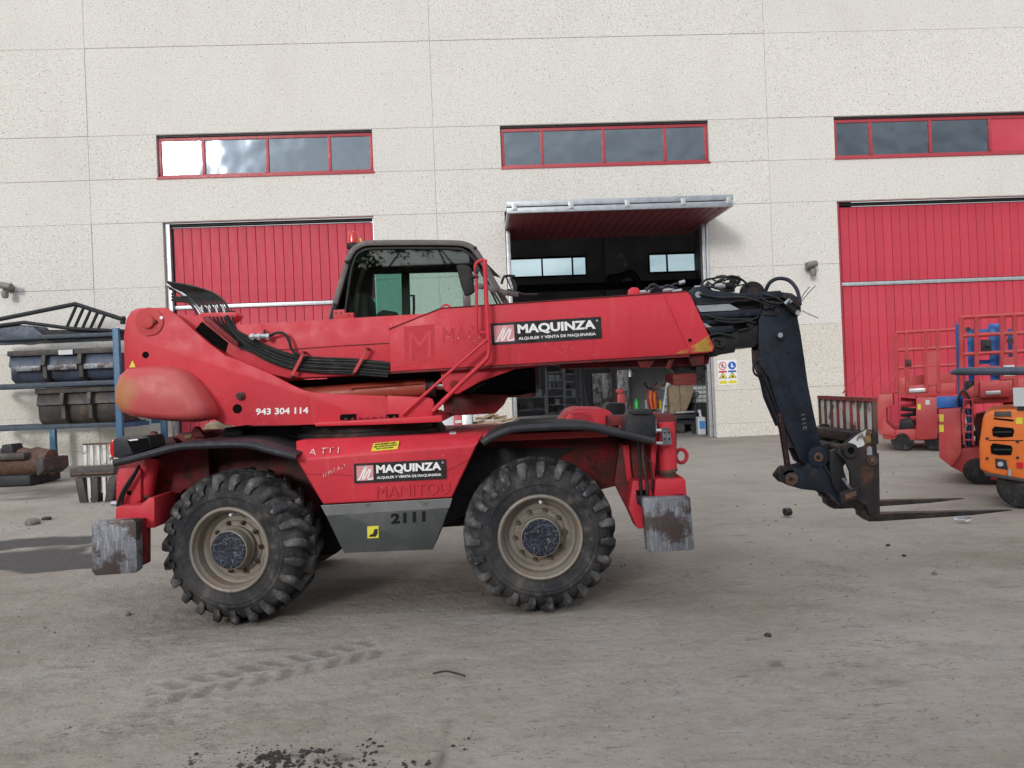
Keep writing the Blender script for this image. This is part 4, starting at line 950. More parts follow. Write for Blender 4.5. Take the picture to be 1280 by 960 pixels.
part('bracket_gap', pr([(244, 412), (252, 402), (262, 410), (284, 428), (281, 440), (266, 430)], 6.785, 6.799), 'dark', hbk)
for k in range(9): part('coupling', B().tube([P(254 + 4.7 * k, 389, 6.87), P(255.5 + 4.7 * k, 397, 6.86)], .019, 6), 'black', hbk)
for k in range(8): part('drop_hose', tb([(257 + 4.8 * k, 396, 6.80), (262 + 4.4 * k, 405 + k * .3, 6.79), (276 + 3.2 * k, 417 + k * .6, 6.785), (296 + 2.2 * k, 432 + k * .9, 6.78), (318 + 1.5 * k, 441 - k * .6, 6.775)], .0105, None, 8, 5), 'hose')
jb_ = part('coupling_block', B().tube([P(312, 421, 6.74), P(337, 420, 6.74)], .022, 8), 'alu')
for u in (314, 322, 333): part('nut', B().tube([P(u, 421.2, 6.74), P(u + 4, 421, 6.74)], .031, 6), 'galv', jb_)
part('branch_hose', tb([(336, 420, 6.74), (346, 416, 6.73), (355, 417, 6.73), (361, 425, 6.73), (365, 437, 6.73), (373, 443.5, 6.74), (382, 447, 6.75)], .013, None, 10, 6), 'hose')
part('bleed_nipple', tb([(331, 412), (331, 418)], .012, 6.76, 8, 0), 'reddark')

# ---- cab
YC0, YC1 = 7.42, 8.25
outer = [(408, 470), (413, 404), (417, 385), (431, 336), (437, 319), (444, 309.5), (455, 304.5), (468, 303.5), (520, 303), (568, 303.5), (582, 305.5), (592, 311), (602, 325), (615, 349), (634, 381), (655, 418), (669, 444), (671, 452), (671, 490), (662, 495)]
path = [Vector((x, z, 0)) for x, z in PX(outer, YC0)]
path2 = [(p.x, p.y) for p in smooth(path, 4)]
cab = part('cab', B().band([(p.x, p.y) for p in smooth([Vector((x, z, 0)) for x, z in PX(outer[1:-1], YC0)], 3)], .055, YC0, YC0 + .07), 'cabgrey', bevel=.012, seg=2)
part('far_frame', B().band([(x, z) for x, z in path2], .06, YC1 - .06, YC1), 'cabgrey', cab, bevel=.01)
ro = PX([(437, 319), (444, 309.5), (455, 304.5), (468, 303.5), (520, 303), (568, 303.5), (582, 305.5), (592, 311)], YC0)
part('roof_panel', B().band(ro, .05, YC0 + .071, YC1 - .061), 'cabgrey', cab)
part('roof_lining', B().band(PX([(452, 314), (470, 312), (568, 312), (584, 317)], YC0), .02, YC0 + .08, YC1 - .07), 'interior', cab)
part('rear_wall', B().band(PX([(416, 402), (411, 470), (408, 495)], YC0), .06, YC0 + .071, YC1 - .061), 'interior', cab)
gl_ = PX([(431, 397), (438.5, 342), (445, 322), (452, 315), (466, 311.5), (570, 311.5), (580, 314), (588, 321), (598, 338), (640, 420), (660, 455), (660, 490), (425, 490)], YC0 + .03)
part('side_glass', B().prism(gl_, YC0 + .03, YC0 + .036), 'cabglass', cab)
part('glass_seal', B().band([(p.x, p.y) for p in smooth([Vector((x, z, 0)) for x, z in PX([(430, 400), (437.5, 345), (444, 322), (452, 314), (466, 310.5), (520, 310), (570, 310.5), (581, 313.5), (590, 321), (600, 338), (641, 418)], YC0)], 3)], .018, YC0 - .006, YC0 + .05), 'interior', cab)
ins = lambda px: PX(px, YC0)
part('windscreen', B().band(ins([(592, 313), (602, 329), (615, 353), (634, 385), (655, 421), (668, 446), (669, 492)]), .006, YC0 + .071, YC1 - .061), 'cabglass', cab)
part('rear_glass', B().band(ins([(417, 387), (431, 338), (437, 321)]), .006, YC0 + .071, YC1 - .061), 'cabglass', cab)
# far side door: header, pillar, panes
fz = YC1 - .045
part('door_header', pr([(446, 322), (598, 318), (626, 347), (600, 339), (448, 343)], fz, fz + .04), 'interior', cab)
part('door_pillar', pr([(501, 330), (511, 330), (513, 410), (503, 410)], fz - .01, fz + .03), 'interior', cab)
part('rear_pillar', pr([(440, 325), (470, 330), (466, 345), (462, 410), (428, 410), (432, 360)], fz, fz + .04), 'interior', cab)
part('door_glass', pr([(462, 343), (501, 341), (503, 410), (462, 412)], fz + .01, fz + .016), 'tealglass', cab)
part('door_glass', pr([(511, 341), (608, 338), (650, 410), (512, 412)], fz + .01, fz + .014), 'backglass', cab)
part('door_handle', tb([(513, 370), (517, 369), (517.5, 385), (517, 394), (514, 394)], .014, fz - .05, 8, 0), 'interior', cab)
part('cab_floor', B().band(ins([(410, 492), (540, 497), (665, 492)]), .06, YC0 + .0, YC1), 'reddark', cab)
part('lower_side', pr([(412, 440), (560, 430), (588, 470), (588, 492), (560, 497), (412, 490)], YC0 - .005, YC0 + .02), 'black', cab)
part('lower_glass', pr([(588, 492), (630, 463), (668, 455), (670, 490), (650, 494)], YC0 + .0, YC0 + .02), 'darkglass', cab)
part('door_lower', pr([(410, 425), (660, 425), (668, 492), (412, 496)], YC1 - .04, YC1 - .005), 'interior', cab)
part('cab_base', pr([(552, 496), (560, 492), (636, 494), (630, 506), (619, 517), (556, 520)], 7.36, 8.2), 'reddark', bevel=.02)
# seat, console, wheel
sb = part('seat', pr([(444, 424), (447, 410), (470, 412), (490, 414), (490, 425)], 7.62, 8.05), 'interior', cab, bevel=.03, seg=3)
part('seat_back', pr([(446, 420), (441, 372), (446, 364), (454, 364), (460, 372), (466, 420)], 7.64, 8.03), 'interior', cab, bevel=.04, seg=3)
part('arm_rest', pr([(470, 392), (478, 387), (496, 390), (497, 397), (471, 398)], 7.56, 7.64), 'interior', cab, bevel=.015)
part('console', pr([(560, 430), (566, 404), (590, 398), (600, 430)], 7.6, 8.05), 'interior', cab, bevel=.03)
part('steering_wheel', B().lathe(P(566, 396, 7.85), [(-.012, .17), (0, .185), (.012, .17), (0, .155)], 28, (-.5, 0, .85)), 'interior', cab)
part('sun_visor', pr([(520, 312), (585, 316), (592, 328), (520, 322)], 7.9, 8.15), 'interior', cab)
# beacon
bc = part('beacon', B().lathe(P(441.5, 306, 7.55), [(0, .055), (.015, .058), (.02, .052), (.10, .052), (.125, .042), (.135, .0)], 24, (0, 0, 1), False), 'lensred')
part('beacon_base', B().lathe(P(441.5, 306, 7.55), [(-.05, .04), (-.035, .062), (.0, .066), (.012, .06)], 20, (0, 0, 1)), 'interior', bc)
part('beacon_bracket', pr([(433, 325), (436, 311), (448, 311), (450, 306), (453, 306), (452, 313), (442, 322)], 7.5, 7.58), 'interior', bc)
part('side_bracket', pr([(430, 326), (437, 324), (437, 328), (431, 328)], 7.38, 7.42), 'interior', bc)
part('light_bracket', tb([(452, 303), (450, 298)], .01, 7.9, 6, 0), 'yellow', bc)
part('step_bracket', pr([(416.5, 399), (416.5, 387.5), (430.5, 386.5), (431, 391), (441.5, 390.5), (442, 398)], 6.95, 7.0), 'redfade', bevel=.003)
for (u, v) in ((420, 391), (426, 391), (436, 394)): part('bolt', B().disc(P(u, v, 6.95), .008, .006, 8), 'reddark')
part('black_strut', pr([(411, 400), (417, 378), (420, 380), (417, 400)], 7.2, 7.26), 'interior')
part('roof_latch', tb([(592, 310.5), (596, 309.5)], .016, 7.42, 6, 0), 'interior')

# ---- hand rails, mirrors
part('hand_rail', B().tube(smooth([P(u, v, 6.62) for u, v in ((595.5, 416), (595.5, 390), (595.5, 352), (594, 335), (596, 328.5), (602, 325.5), (606, 325))], 6), .014, 10), 'red')
part('hand_rail', B().tube([P(u, v, 6.62) for u, v in ((606.3, 324.5), (606, 330), (607.5, 370), (609.5, 400), (611, 441), (609.5, 447), (603, 454), (580, 475), (541, 514))], .020, 12), 'red')
part('hand_rail', B().tube([P(u, v, 6.60) for u, v in ((608.5, 424.5), (560, 467), (502, 519))], .013, 10), 'red')
part('rail_foot', tb([(596, 413), (600, 416), (609, 416)], .012, 6.63, 8, 0), 'red')
for k_, px in enumerate(([(570, 332), (573, 330.5), (583, 331), (588, 334), (592, 345), (592.5, 364), (589, 368), (581, 369.5), (577, 360)],)):
    mi = part('mirror', pr(px, 6.66, 6.72), 'interior', bevel=.014, seg=3)
    part('mirror_clamp', tb([(589, 346.5), (598, 346.5)], .016, 6.62, 8, 0), 'interior', mi)
    part('clamp_nut', pr([(593.5, 334), (598, 334), (598, 342), (593.5, 342)], 6.59, 6.63), 'plastic', mi, bevel=.004)
gr_ = part('mirror_arm', B().band(PX([(582, 368), (590, 364), (597, 357.5), (617, 361), (632, 366), (648, 369)], 7.30), .045, 7.26, 7.31), 'cabgrey', bevel=.006)
part('mirror_arm_leg', B().band(PX([(583, 367), (584, 384)], 7.30), .07, 7.27, 7.31), 'cabgrey', gr_, bevel=.006)
for (u, v, r_) in ((617, 361, .042), (632, 366, .03), (600, 358, .028)): part('arm_pivot', B().disc(P(u, v, 7.26), r_, .02, 18), 'cabgrey', gr_, bevel=.004)
mi2 = part('mirror', pr([(631, 344.5), (636, 343.5), (643, 350), (646.5, 357), (645.5, 366), (641, 366)], 7.30, 7.36), 'interior', bevel=.008)
part('mirror_face', pr([(634, 347), (637, 346), (642, 361), (640.5, 364)], 7.292, 7.2995), 'chrome', mi2)
part('mirror_stay', tb([(627, 355), (628.5, 349), (632, 345), (642, 345), (643, 347)], .012, 7.3, 8, 5), 'interior', mi2)
part('wiper_arm', tb([(634, 362), (655, 368), (672, 368)], .012, 7.3, 6, 0), 'black')

# ---- boom head, telescoping sections
part('inner_section', pr([(850, 372), (905, 368), (918, 372), (918, 438), (900, 443), (850, 445)], 6.84, 7.24), 'black', bevel=.008)
part('inner_section', pr([(850, 376), (944, 369), (951, 374), (949, 430), (918, 434), (850, 440)], 6.88, 7.20), 'black', bevel=.008)
part('boom_rail', pr([(861, 365), (868, 359), (880, 357), (884, 362), (926, 366.5), (951, 365), (975, 363), (979, 366), (978, 372), (925, 377.3), (869, 380)], 6.78, 6.84), 'blue', bevel=.006)
part('wear_strip', tb([(870, 380.5), (917, 377.8), (918, 376.4), (944, 375), (945, 373.6), (978, 372)], .008, 6.775, 6, 0), 'blackrust')
part('boom_rail', pr([(874, 391.5), (921, 388.4), (951, 385.8), (951.5, 394), (916, 396.5), (880, 399.8)], 6.78, 6.86), 'blue', bevel=.006)
part('boom_rail', pr([(883, 409.5), (917, 406.6), (918, 414.6), (889, 418)], 6.78, 6.86), 'blue', bevel=.006)
part('boom_rail', pr([(872, 400.5), (915, 397.6), (940, 396), (940, 402), (905, 404), (878, 406)], 6.80, 6.88), 'blue', bevel=.006)
part('scale_plate', pr([(870, 381.9), (912, 379.6), (925, 386.9), (916, 388.2), (875, 390.2)], 6.775, 6.80), 'alu', bevel=.003, seg=1)
part('scale_plate', pr([(878, 403.5), (883, 404.5), (890.5, 409.0), (883, 409.6)], 6.775, 6.80), 'alu', bevel=.003, seg=1)
part('pivot_boss', B().disc(P(872.5, 368.5, 6.78), .028, .016, 18), 'alu')
for (u0, v0, u1, v1, r_) in ((955, 388, 969, 388.5, 5.2), (922, 408, 935, 405, 5.6), (893, 428, 901, 429.5, 4.2)):
    a = math.atan2(v1 - v0, u1 - u0); pts = []
    for i in range(13):
        t = -math.pi / 2 + i * math.pi / 12; pts.append((u1 + r_ * math.cos(a + t), v1 + r_ * math.sin(a + t)))
    pts = [(u0 + r_ * math.cos(a - math.pi / 2), v0 + r_ * math.sin(a - math.pi / 2))] + pts + [(u0 + r_ * math.cos(a + math.pi / 2), v0 + r_ * math.sin(a + math.pi / 2))]
    part('chain_link', tb(pts, .010, 6.79, 8, 0), 'blackrust'); part('chain_pulley', B().disc(P(u1 - 1, v1, 6.84), r_ * .0045, .06, 20), 'black')
part('head_block', pr([(890, 419), (920, 415), (950, 405), (957, 420), (943, 434), (920, 434.5), (918.5, 440.5), (900, 443.5), (893.5, 446), (889, 443)], 6.82, 7.22), 'black', bevel=.008)
for (u, v) in ((932, 415), (941, 414), (923, 430), (940, 429)): part('bolt', B().disc(P(u, v, 6.82), .009, .008, 6), 'blackrust')
part('top_cover', pr([(950, 372), (976, 366), (980, 372), (985, 392), (950, 400)], 6.86, 7.2), 'black', bevel=.008)
HP = [(950, 455), (948.5, 425), (948.5, 400), (955, 384), (970, 374), (977, 365), (990, 366.5), (998, 372), (1001, 380), (1001.5, 390), (997, 396), (1001, 417), (1005.5, 447), (1010, 480), (1017, 515), (1024, 547), (1028, 562), (1034, 572), (1026, 584), (1013, 585), (1003, 578), (994, 558), (981, 531), (972, 507), (961, 472)]
part('goose_neck', pr(HP, 6.80, 6.84), 'blue', bevel=.006)
part('goose_neck', B().prism(PX(HP, 6.80), 6.99, 7.03), 'blue', bevel=.006)
part('goose_core', pr([(951, 436), (953, 400), (975, 380), (993, 398), (1002, 450), (1014, 515), (1022, 560), (1004, 572), (988, 540), (978, 515), (962, 470)], 6.84, 6.99), 'black', bevel=.01)
part('edge_flange', B().band(PX([(948, 437), (952, 460), (960, 480), (971, 509), (981, 533), (994, 560)], 6.84), .03, 6.83, 7.0), 'black', bevel=.005)
part('tilt_cylinder', B().tube([P(953, 462, 6.92), P(960, 495, 6.92), P(975, 530, 6.92)], .045, 16), 'blue')
part('loop_hose', tb([(951, 458, 6.9), (944, 453, 6.9), (941.5, 460, 6.9), (944, 468, 6.9), (952, 472, 6.9)], .010, None, 8, 5), 'hose')
rod = part('tilt_rod', B().tube([P(974, 516, 6.80), P(985, 586, 6.76)], .027, 16), 'rodred')
part('rod_end', pr([(978, 586), (979, 583), (992, 583), (993, 589), (990, 595), (978, 595)], 6.70, 6.80), 'black', rod, bevel=.006)
part('boss', B().disc(P(976, 420.5, 6.80), .038, .02, 20), 'blue', bevel=.005); part('boss_cap', B().disc(P(975, 419, 6.78), .022, .01, 16), 'alu')
part('sheave_guard', pr([(977, 371), (984, 366.5), (992, 368), (1000, 376), (1001, 386), (990, 378)], 6.72, 6.80), 'blackrust', bevel=.006)
part('end_sheave', pr([(977, 378), (984, 374), (994, 380), (1001, 388), (999, 395), (994, 394), (984, 385)], 6.74, 6.80), 'black', bevel=.008)
part('shiny_fitting', tb([(981, 380), (986, 374.5), (989, 378)], .017, 6.73, 6, 0), 'alu')
part('dark_fitting', B().disc(P(997, 391, 6.74), .022, .01, 12), 'galv')
part('reel_drum', B().lathe(P(940, 367, 7.0), [(-.04, .03), (-.04, .105), (-.02, .11), (-.02, .085), (.02, .085), (.02, .11), (.04, .105), (.04, .03)], 36), 'black')
part('reel_disc', B().disc(P(940, 366, 6.955), .05, .01, 20), 'blackrust')
part('arc_hose', tb([(956, 366, 6.95), (961, 355, 6.93), (968, 349.5, 6.92), (977, 348, 6.9), (987, 351, 6.88), (995, 360, 6.85), (998.5, 370, 6.8), (1000, 381, 6.76)], .017, None, 10, 6), 'blue')
for i, px in enumerate(([(1000, 379), (1009, 368), (1019, 357.5)], [(1000, 377), (1005, 367), (1012, 358.5)], [(1002, 388), (1012, 393), (1023, 397.5)])):
    part('loose_wire', tb(px, .0035, 6.9, 5, 3), 'black')
# top hydraulics
for i, px in enumerate(([(878, 364), (877, 356), (882, 350), (892, 348), (905, 346), (921, 346.5), (924, 350), (921, 354)], [(884, 352), (892, 357), (901, 361), (908, 365)], [(890, 349), (898, 352), (906, 350), (915, 349)],
                        [(866, 360), (874, 357.5), (884, 358), (895, 359)], [(905, 352), (913, 346), (923, 347), (925, 352), (920, 358)], [(895, 346), (903, 344.5), (912, 346), (918, 349)],
                        [(886, 362), (893, 355), (903, 353), (910, 357), (922, 357), (932, 355)])):
    part('signal_cable', tb(px, .0075 if i else .011, 6.95 + .03 * i, 6, 5), 'hose')
for i, px in enumerate(([(893, 359), (906, 358)], [(904, 357), (915, 358)], [(912, 352), (922, 353)], [(868, 359), (878, 358.5)], [(911, 346.5), (924, 347.5)], [(905, 362), (918, 363)])):
    part('connector', tb(px, (.022, .026, .02, .013, .02, .018)[i], 6.96 + .02 * i, 8, 0), ('alu', 'black', 'black', 'alu', 'black', 'alu')[i])
part('valve_body', pr([(906, 353), (918, 352), (921, 358), (917, 364), (907, 363)], 6.98, 7.08), 'blackrust', bevel=.006)
part('valve_body', pr([(881, 357), (886, 352), (888, 360), (893, 364), (882, 365)], 6.9, 7.0), 'blue', bevel=.006)
for i, px in enumerate(([(808, 364), (812, 358), (818, 356), (826, 361), (834, 357), (842, 360)], [(812, 366), (820, 359), (830, 361), (838, 363)], [(834, 362), (842, 356), (850, 354.5), (855, 353)], [(806, 361), (815, 362), (826, 365)])):
    part('pilot_hose', tb(px, .012, 6.92 + .03 * i, 8, 5), 'blue')
for px in ([(800, 365.5), (812, 364.5)], [(828, 363.5), (842, 362)], [(840, 365), (852, 363)], [(849, 354), (856, 352)]):
    part('fitting', tb(px, .018, 6.93, 8, 0), 'alu')
part('fitting_base', pr([(812, 367), (818, 358), (830, 357), (846, 358), (850, 364)], 7.0, 7.06), 'blue', bevel=.006)

for i, px in enumerate(([(874, 368, 6.76), (900, 372, 6.75), (930, 372, 6.75), (955, 379, 6.76), (966, 386, 6.77)], [(880, 394, 6.76), (905, 399, 6.75), (925, 399, 6.75), (944, 404, 6.77)], [(893, 400, 6.76), (915, 403, 6.75), (935, 401, 6.76), (948, 396, 6.77)],
                        [(884, 420, 6.78), (900, 417, 6.77), (918, 421, 6.78)], [(950, 372, 6.77), (962, 378, 6.75), (975, 379, 6.74), (986, 376, 6.73)], [(955, 368, 6.76), (970, 372, 6.74), (985, 382, 6.73), (994, 390, 6.73)],
                        [(886, 360, 6.9), (900, 350, 6.88), (915, 345, 6.9), (928, 350, 6.92), (936, 358, 6.94)], [(860, 366, 6.82), (872, 360, 6.8), (890, 359, 6.8), (905, 364, 6.8)])):
    part('head_hose', tb(px, .010, None, 8, 5), 'hose')
part('grease_box', pr([(953, 378), (968, 375), (970, 383), (956, 387)], 6.76, 6.80), 'blackrust', bevel=.005)
for (u, v) in ((960, 368), (944, 369), (905, 371), (890, 373), (968, 391), (1006, 470), (960, 440), (1015, 540), (985, 440)): part('bolt', B().disc(P(u, v, 6.785), .010, .012, 6), 'blackrust')
# ---- tilt link and fork carriage
tlk = part('tilt_link', pr([(977.5, 598), (979, 590), (986, 586.5), (996, 587), (1010, 582.5), (1018, 574), (1024, 571), (1030, 574), (1036, 590), (1046, 606), (1050, 622), (1052, 632), (1040, 619), (1028, 614.5), (1002, 611.5), (986, 607), (979, 603)], 6.70, 6.79), 'blue', bevel=.008)
part('tilt_link', B().prism(PX([(977.5, 598), (986, 586.5), (1010, 582.5), (1024, 571), (1036, 590), (1052, 632), (1028, 614.5), (986, 607)], 6.70), 6.93, 6.98), 'black', bevel=.02, seg=3)
for (u, v, Y_, r0, r1, m_) in ((988.5, 598.5, 6.70, .055, .034, 'rusty'), (1022.5, 571.5, 6.70, .085, .040, 'rusty'), (1022.5, 571.5, 6.80, .10, .05, 'blue')):
    bs1 = part('pin_boss', B().disc(P(u, v, Y_), r0, .02, 24), 'blue' if r0 > .08 else m_, tlk, bevel=.005)
    part('pin_head', B().disc(P(u, v, Y_ - .02), r1, .018, 20), m_, tlk, bevel=.004)
    part('pin_bolt', B().disc(P(u, v, Y_ - .038), .018, .012, 6), 'black', tlk)
part('link_rib', B().band(PX([(1028, 579), (1037, 593), (1040, 600)], 6.69), .012, 6.685, 6.70), 'blackrust', tlk)
ca = part('carriage', B().tube([P(1062.5, 563, 6.60), P(1062.5, 563, 6.60) + Vector((0, .9, 0))], .042, 18), 'blackrust')
XC = P(1062.5, 563, 6.60)
part('tube_boss', B().lathe(XC, [(-.02, .030), (-.02, .062), (.06, .066), (.06, .030)], 28), 'blackrust', ca)
part('tube_bore', B().disc(XC + Vector((0, -.005, 0)), .0295, .002, 18), 'dark', ca)
SPL = [(1046, 566), (1052, 560), (1056, 554), (1066, 546), (1078, 539.5), (1083, 536.5), (1094, 538), (1096.5, 562), (1098, 640), (1087, 644), (1083, 632), (1072, 624), (1064, 606), (1063, 590), (1057, 576)]
part('side_plate', pr(SPL, 6.635, 6.675), 'blackrust', ca, bevel=.006)
part('side_plate', B().prism(PX(SPL, 6.635), 7.56, 7.60), 'blackrust', ca, bevel=.006)
part('peeling_patch', pr([(1058, 555), (1070, 545), (1078, 540), (1083, 537), (1084, 553), (1078, 558), (1070, 560)], 6.630, 6.6345), 'rustwhite', ca)
part('yellow_patch', pr([(1082, 538), (1093, 538.5), (1094.5, 552), (1085, 555), (1082, 549)], 6.629, 6.6345), pm('flaking_yellow', (.25, .17, .04), .6, var=.3, vs=8, bump=.4, layers=[((.07, .035, .025), 16, .48, .54, .9), ((.45, .43, .38), 9, .62, .66, .8)]), ca)
part('slot', pr([(1084, 569), (1083.8, 560), (1087, 557.5), (1090, 559.5), (1090.3, 569)], 6.628, 6.6345), M['alu'], ca)
part('carriage_bolt', B().disc(P(1089.5, 575, 6.635), .046, .018, 20), 'rusty', ca, bevel=.004)
part('bolt_head', B().disc(P(1089.5, 575, 6.617), .022, .016, 6), 'bolt', ca)
part('hook_plate', pr([(1036.5, 570), (1038, 564), (1044, 561), (1050, 563), (1053, 570), (1055, 588), (1060, 603), (1068, 612), (1056, 622), (1049, 620), (1041, 606), (1038, 592)], 6.675, 6.72), 'black', ca, bevel=.006)
part('lock_plate', pr([(1050, 616), (1066, 610), (1080, 606), (1081, 614), (1076, 621), (1056, 628), (1051, 624)], 6.62, 6.68), 'blackrust', ca, bevel=.005)
part('rust_patch', pr([(1056, 618), (1070, 613.5), (1071, 619), (1058, 624)], 6.616, 6.62), 'rusty', ca)
for v in (610.5, 615): part('bolt', B().disc(P(1076.5, v, 6.62), .014, .012, 10), 'blackrust', ca)
part('lock_rod', B().tube([P(1053.5, 598, 6.62), P(1064, 612, 6.62)], .014, 10), 'padsteel', ca)
cbx0, cbx1 = P(1062, 540, 6.64).x, P(1088, 540, 6.64).x
part('cross_beam', B().box(cbx0 + .02, cbx1 - .02, 6.675, 7.60, P(1080, 553, 6.64).z, P(1080, 540, 6.64).z), 'black', ca, bevel=.01)
part('cross_beam', B().box(cbx0 + .08, cbx1 + .01, 6.675, 7.60, P(1080, 640, 6.64).z, P(1080, 624, 6.64).z), 'black', ca, bevel=.01)
for yy in (6.95, 7.3):
    part('web_plate', B().prism(PX([(1040, 560), (1085, 545), (1090, 560), (1060, 600)], 6.7), yy, yy + .025), 'black', ca, bevel=.005)
# backrest: bars stand one behind another across the machine
XB = P(1092, 500, 6.62).x
zt, zb = P(1092, 497, 6.62).z, P(1092, 541, 6.62).z
bk_ = part('backrest', B().box(XB - .025, XB + .025, 6.60, 7.78, zt - .035, zt), 'rustred')
part('bottom_bar', B().box(XB - .03, XB + .02, 6.60, 7.78, zb - .10, zb), 'blackrust', bk_, bevel=.004)
NB = 9
for i in range(NB):
    y0 = 6.60 + i * (1.18 - .03) / (NB - 1)
    part('upright_bar', B().box(XB - .02, XB + .02, y0, y0 + .03, zb + .001, zt - .036), 'rustred' if i in (2, 3, 4, 5) else 'rusty', bk_, bevel=.004)
    if i < NB - 1: part('infill_plate', B().box(XB - .004, XB + .004, y0 + .031, y0 + (1.18 - .03) / (NB - 1) - .001, zb + .002, zt - .037), 'rustwhite', bk_)
# forks
def fork(Y0, px, sh):
    prof = PX([(1087, 566), (1097.5, 566), (1099, 642), (1265, 637.6), (1269, 638.4), (1215, 644), (1098, 651.3), (1085, 651.5), (1076, 645), (1074, 634), (1080, 629), (1087, 631)], 6.70)
    # the blade narrows to its tip
    b = B(); n = len(prof); V = []
    xt = max(x for x, z in prof); x0 = P(1099, 640, 6.70).x
    for s_ in (0, 1):
        for x, z in prof:
            t = max(0, (x - x0) / (xt - x0)) ** 2.2 * .035
            V.append((x + sh, Y0 + (.0 + t if s_ == 0 else .12 - t), z))
    b.add(V, [(0, 1, 2, 11), (2, 3, 4, 5, 6), (2, 6, 7, 8, 9, 10, 11), (n, n + 11, n + 2, n + 1), (n + 2, n + 6, n + 5, n + 4, n + 3), (n + 2, n + 11, n + 10, n + 9, n + 8, n + 7, n + 6)] + [(i, i + n, (i + 1) % n + n, (i + 1) % n) for i in range(n)])
    return part('fork', b, 'forksteel', ca, bevel=.006, seg=2)
fork(6.68, None, 0); fork(7.36, None, -.02)

# ---- writing
def text_mesh(s, h, bold=0, xs=1.0, space=1.0):
    cu = bpy.data.curves.new('t', 'FONT'); cu.body = s; cu.size = 1.0; cu.offset = bold; cu.space_character = space; cu.resolution_u = 3; cu.extrude = .002
    o = bpy.data.objects.new('t', cu); COL.objects.link(o); bpy.context.view_layer.update()
    me = bpy.data.meshes.new_from_object(o.evaluated_get(bpy.context.evaluated_depsgraph_get())); bpy.data.objects.remove(o)
    n = len(me.vertices); a = np.empty(n * 3, np.float32); me.vertices.foreach_get('co', a); a = a.reshape(-1, 3)
    lo, hi = a.min(0), a.max(0)
    a[:, 0] = (a[:, 0] - lo[0]) * xs / (hi[0] - lo[0]); a[:, 1] = (a[:, 1] - lo[1]) / (hi[1] - lo[1]); a[:, 2] -= lo[2]
    me.vertices.foreach_set('co', a.ravel()); me.update()
    return me
def put_text(s, origin, ex, ez, mat, parent, bold=.0, name='lettering', space=1.0, lift=.0012):
    "text filling the box spanned by ex (width vector) and ez (height vector)"
    me = text_mesh(s, 1, bold, 1.0, space); me.name = name
    ex, ez = Vector(ex), Vector(ez); nn = ex.cross(ez).normalized()
    Mx = Matrix(((ex.x, ez.x, nn.x * .2, origin.x), (ex.y, ez.y, nn.y * .2, origin.y), (ex.z, ez.z, nn.z * .2, origin.z), (0, 0, 0, 1)))
    me.transform(wmat(parent).inverted() @ Matrix.Translation(nn * lift) @ Mx); me.materials.append(M[mat])
    o = bpy.data.objects.new(name, me); link(o, parent); return o
def sticker(p00, p10, p01, Y, owner, Ydir=0):
    o, ex = P(*p00, Y), P(*p10, Y + Ydir) - P(*p00, Y); ez = P(*p01, Y) - o
    nn = ex.cross(ez).normalized()
    st = part('advert_sticker', B().flat([o, o + ex, o + ex + ez, o + ez], nn * .0025), 'stickblack', owner)
    q = lambda a, c: o + ex * a + ez * c + nn * .003
    f = .235
    lg = lambda a, c: q(.028 + a * .182, .12 + c * .76)
    part('logo_square', B().flat([lg(0, 0), lg(1, 0), lg(1, 1), lg(0, 1)], nn * .0008), 'pink', st) if False else None
    part('logo_square', B().flat([lg(0, 0), lg(1, 0), lg(1, 1), lg(0, 1)], nn * .0008), 'pink', owner)
    # the slanted script M
    strokes = [[(.04, .06), (.16, .10), (.38, .62), (.56, .93), (.60, .93), (.50, .62), (.36, .22), (.36, .08), (.44, .12), (.62, .50), (.78, .76), (.84, .74), (.76, .44), (.66, .20), (.70, .06), (.90, .10), (.98, .16)]]
    for s_ in strokes:
        L_, R_ = [], []
        for i, (x, y) in enumerate(s_):
            a = Vector(s_[max(0, i - 1)]); c = Vector(s_[min(len(s_) - 1, i + 1)]); d = (c - a).normalized(); w_ = .045
            L_.append((x - d.y * w_, y + d.x * w_)); R_.append((x + d.y * w_, y - d.x * w_))
        bb_ = B()
        for i in range(len(s_) - 1):
            bb_.flat([lg(*L_[i]) + nn * .001, lg(*R_[i]) + nn * .001, lg(*R_[i + 1]) + nn * .001, lg(*L_[i + 1]) + nn * .001], nn * .0006)
        part('logo_script', bb_, 'white', owner, fix=True)
    put_text('MAQUINZA', q(.242, .385), ex * .705, ez * .49, 'white', owner, bold=.042)
    put_text('ALQUILER Y VENTA DE MAQUINARIA', q(.245, .14), ex * .70, ez * .155, 'white', owner, bold=.022)
    put_text('\u00ae', q(.952, .78), ex * .022, ez * .10, 'white', owner)
sticker((614.7, 431.5), (752.7, 423), (613, 404.3), 6.7385, bo)
sticker((443, 604.2), (558.2, 598.3), (442.3, 579.7), 6.219, cover)
def line(s, u0, v0, u1, v1, h, Y, mat, owner, bold=.02, **kw):
    o = P(u0, v0, Y); e = P(u1, v1, Y) - o; ez = P(u0, v0 - h, Y) - o; return put_text(s, o, e, ez, mat, owner, bold, **kw)
line('943 304 114', 320, 518.8, 385.5, 517, 8.2, 6.6585, 'white', tp, .03)
line('2111', 488.5, 655.2, 532, 651.8, 13.2, 6.244, 'stencil', TEL, .055, space=1.1)
line('M', 511, 449, 539, 447, 34, 6.7375, 'red', bo, .0)

part('logo_ghost', pr([(504.5, 408.5), (543, 405), (543, 453), (505, 456)], 6.7383, 6.7398), 'ghost', bo)
line('MAQ', 553.5, 435, 601, 432, 26, 6.7387, 'ghostchip', bo, .0)
line('MANITOU', 470, 623, 562, 617, 15, 6.2195, 'ghost', cover, .0)
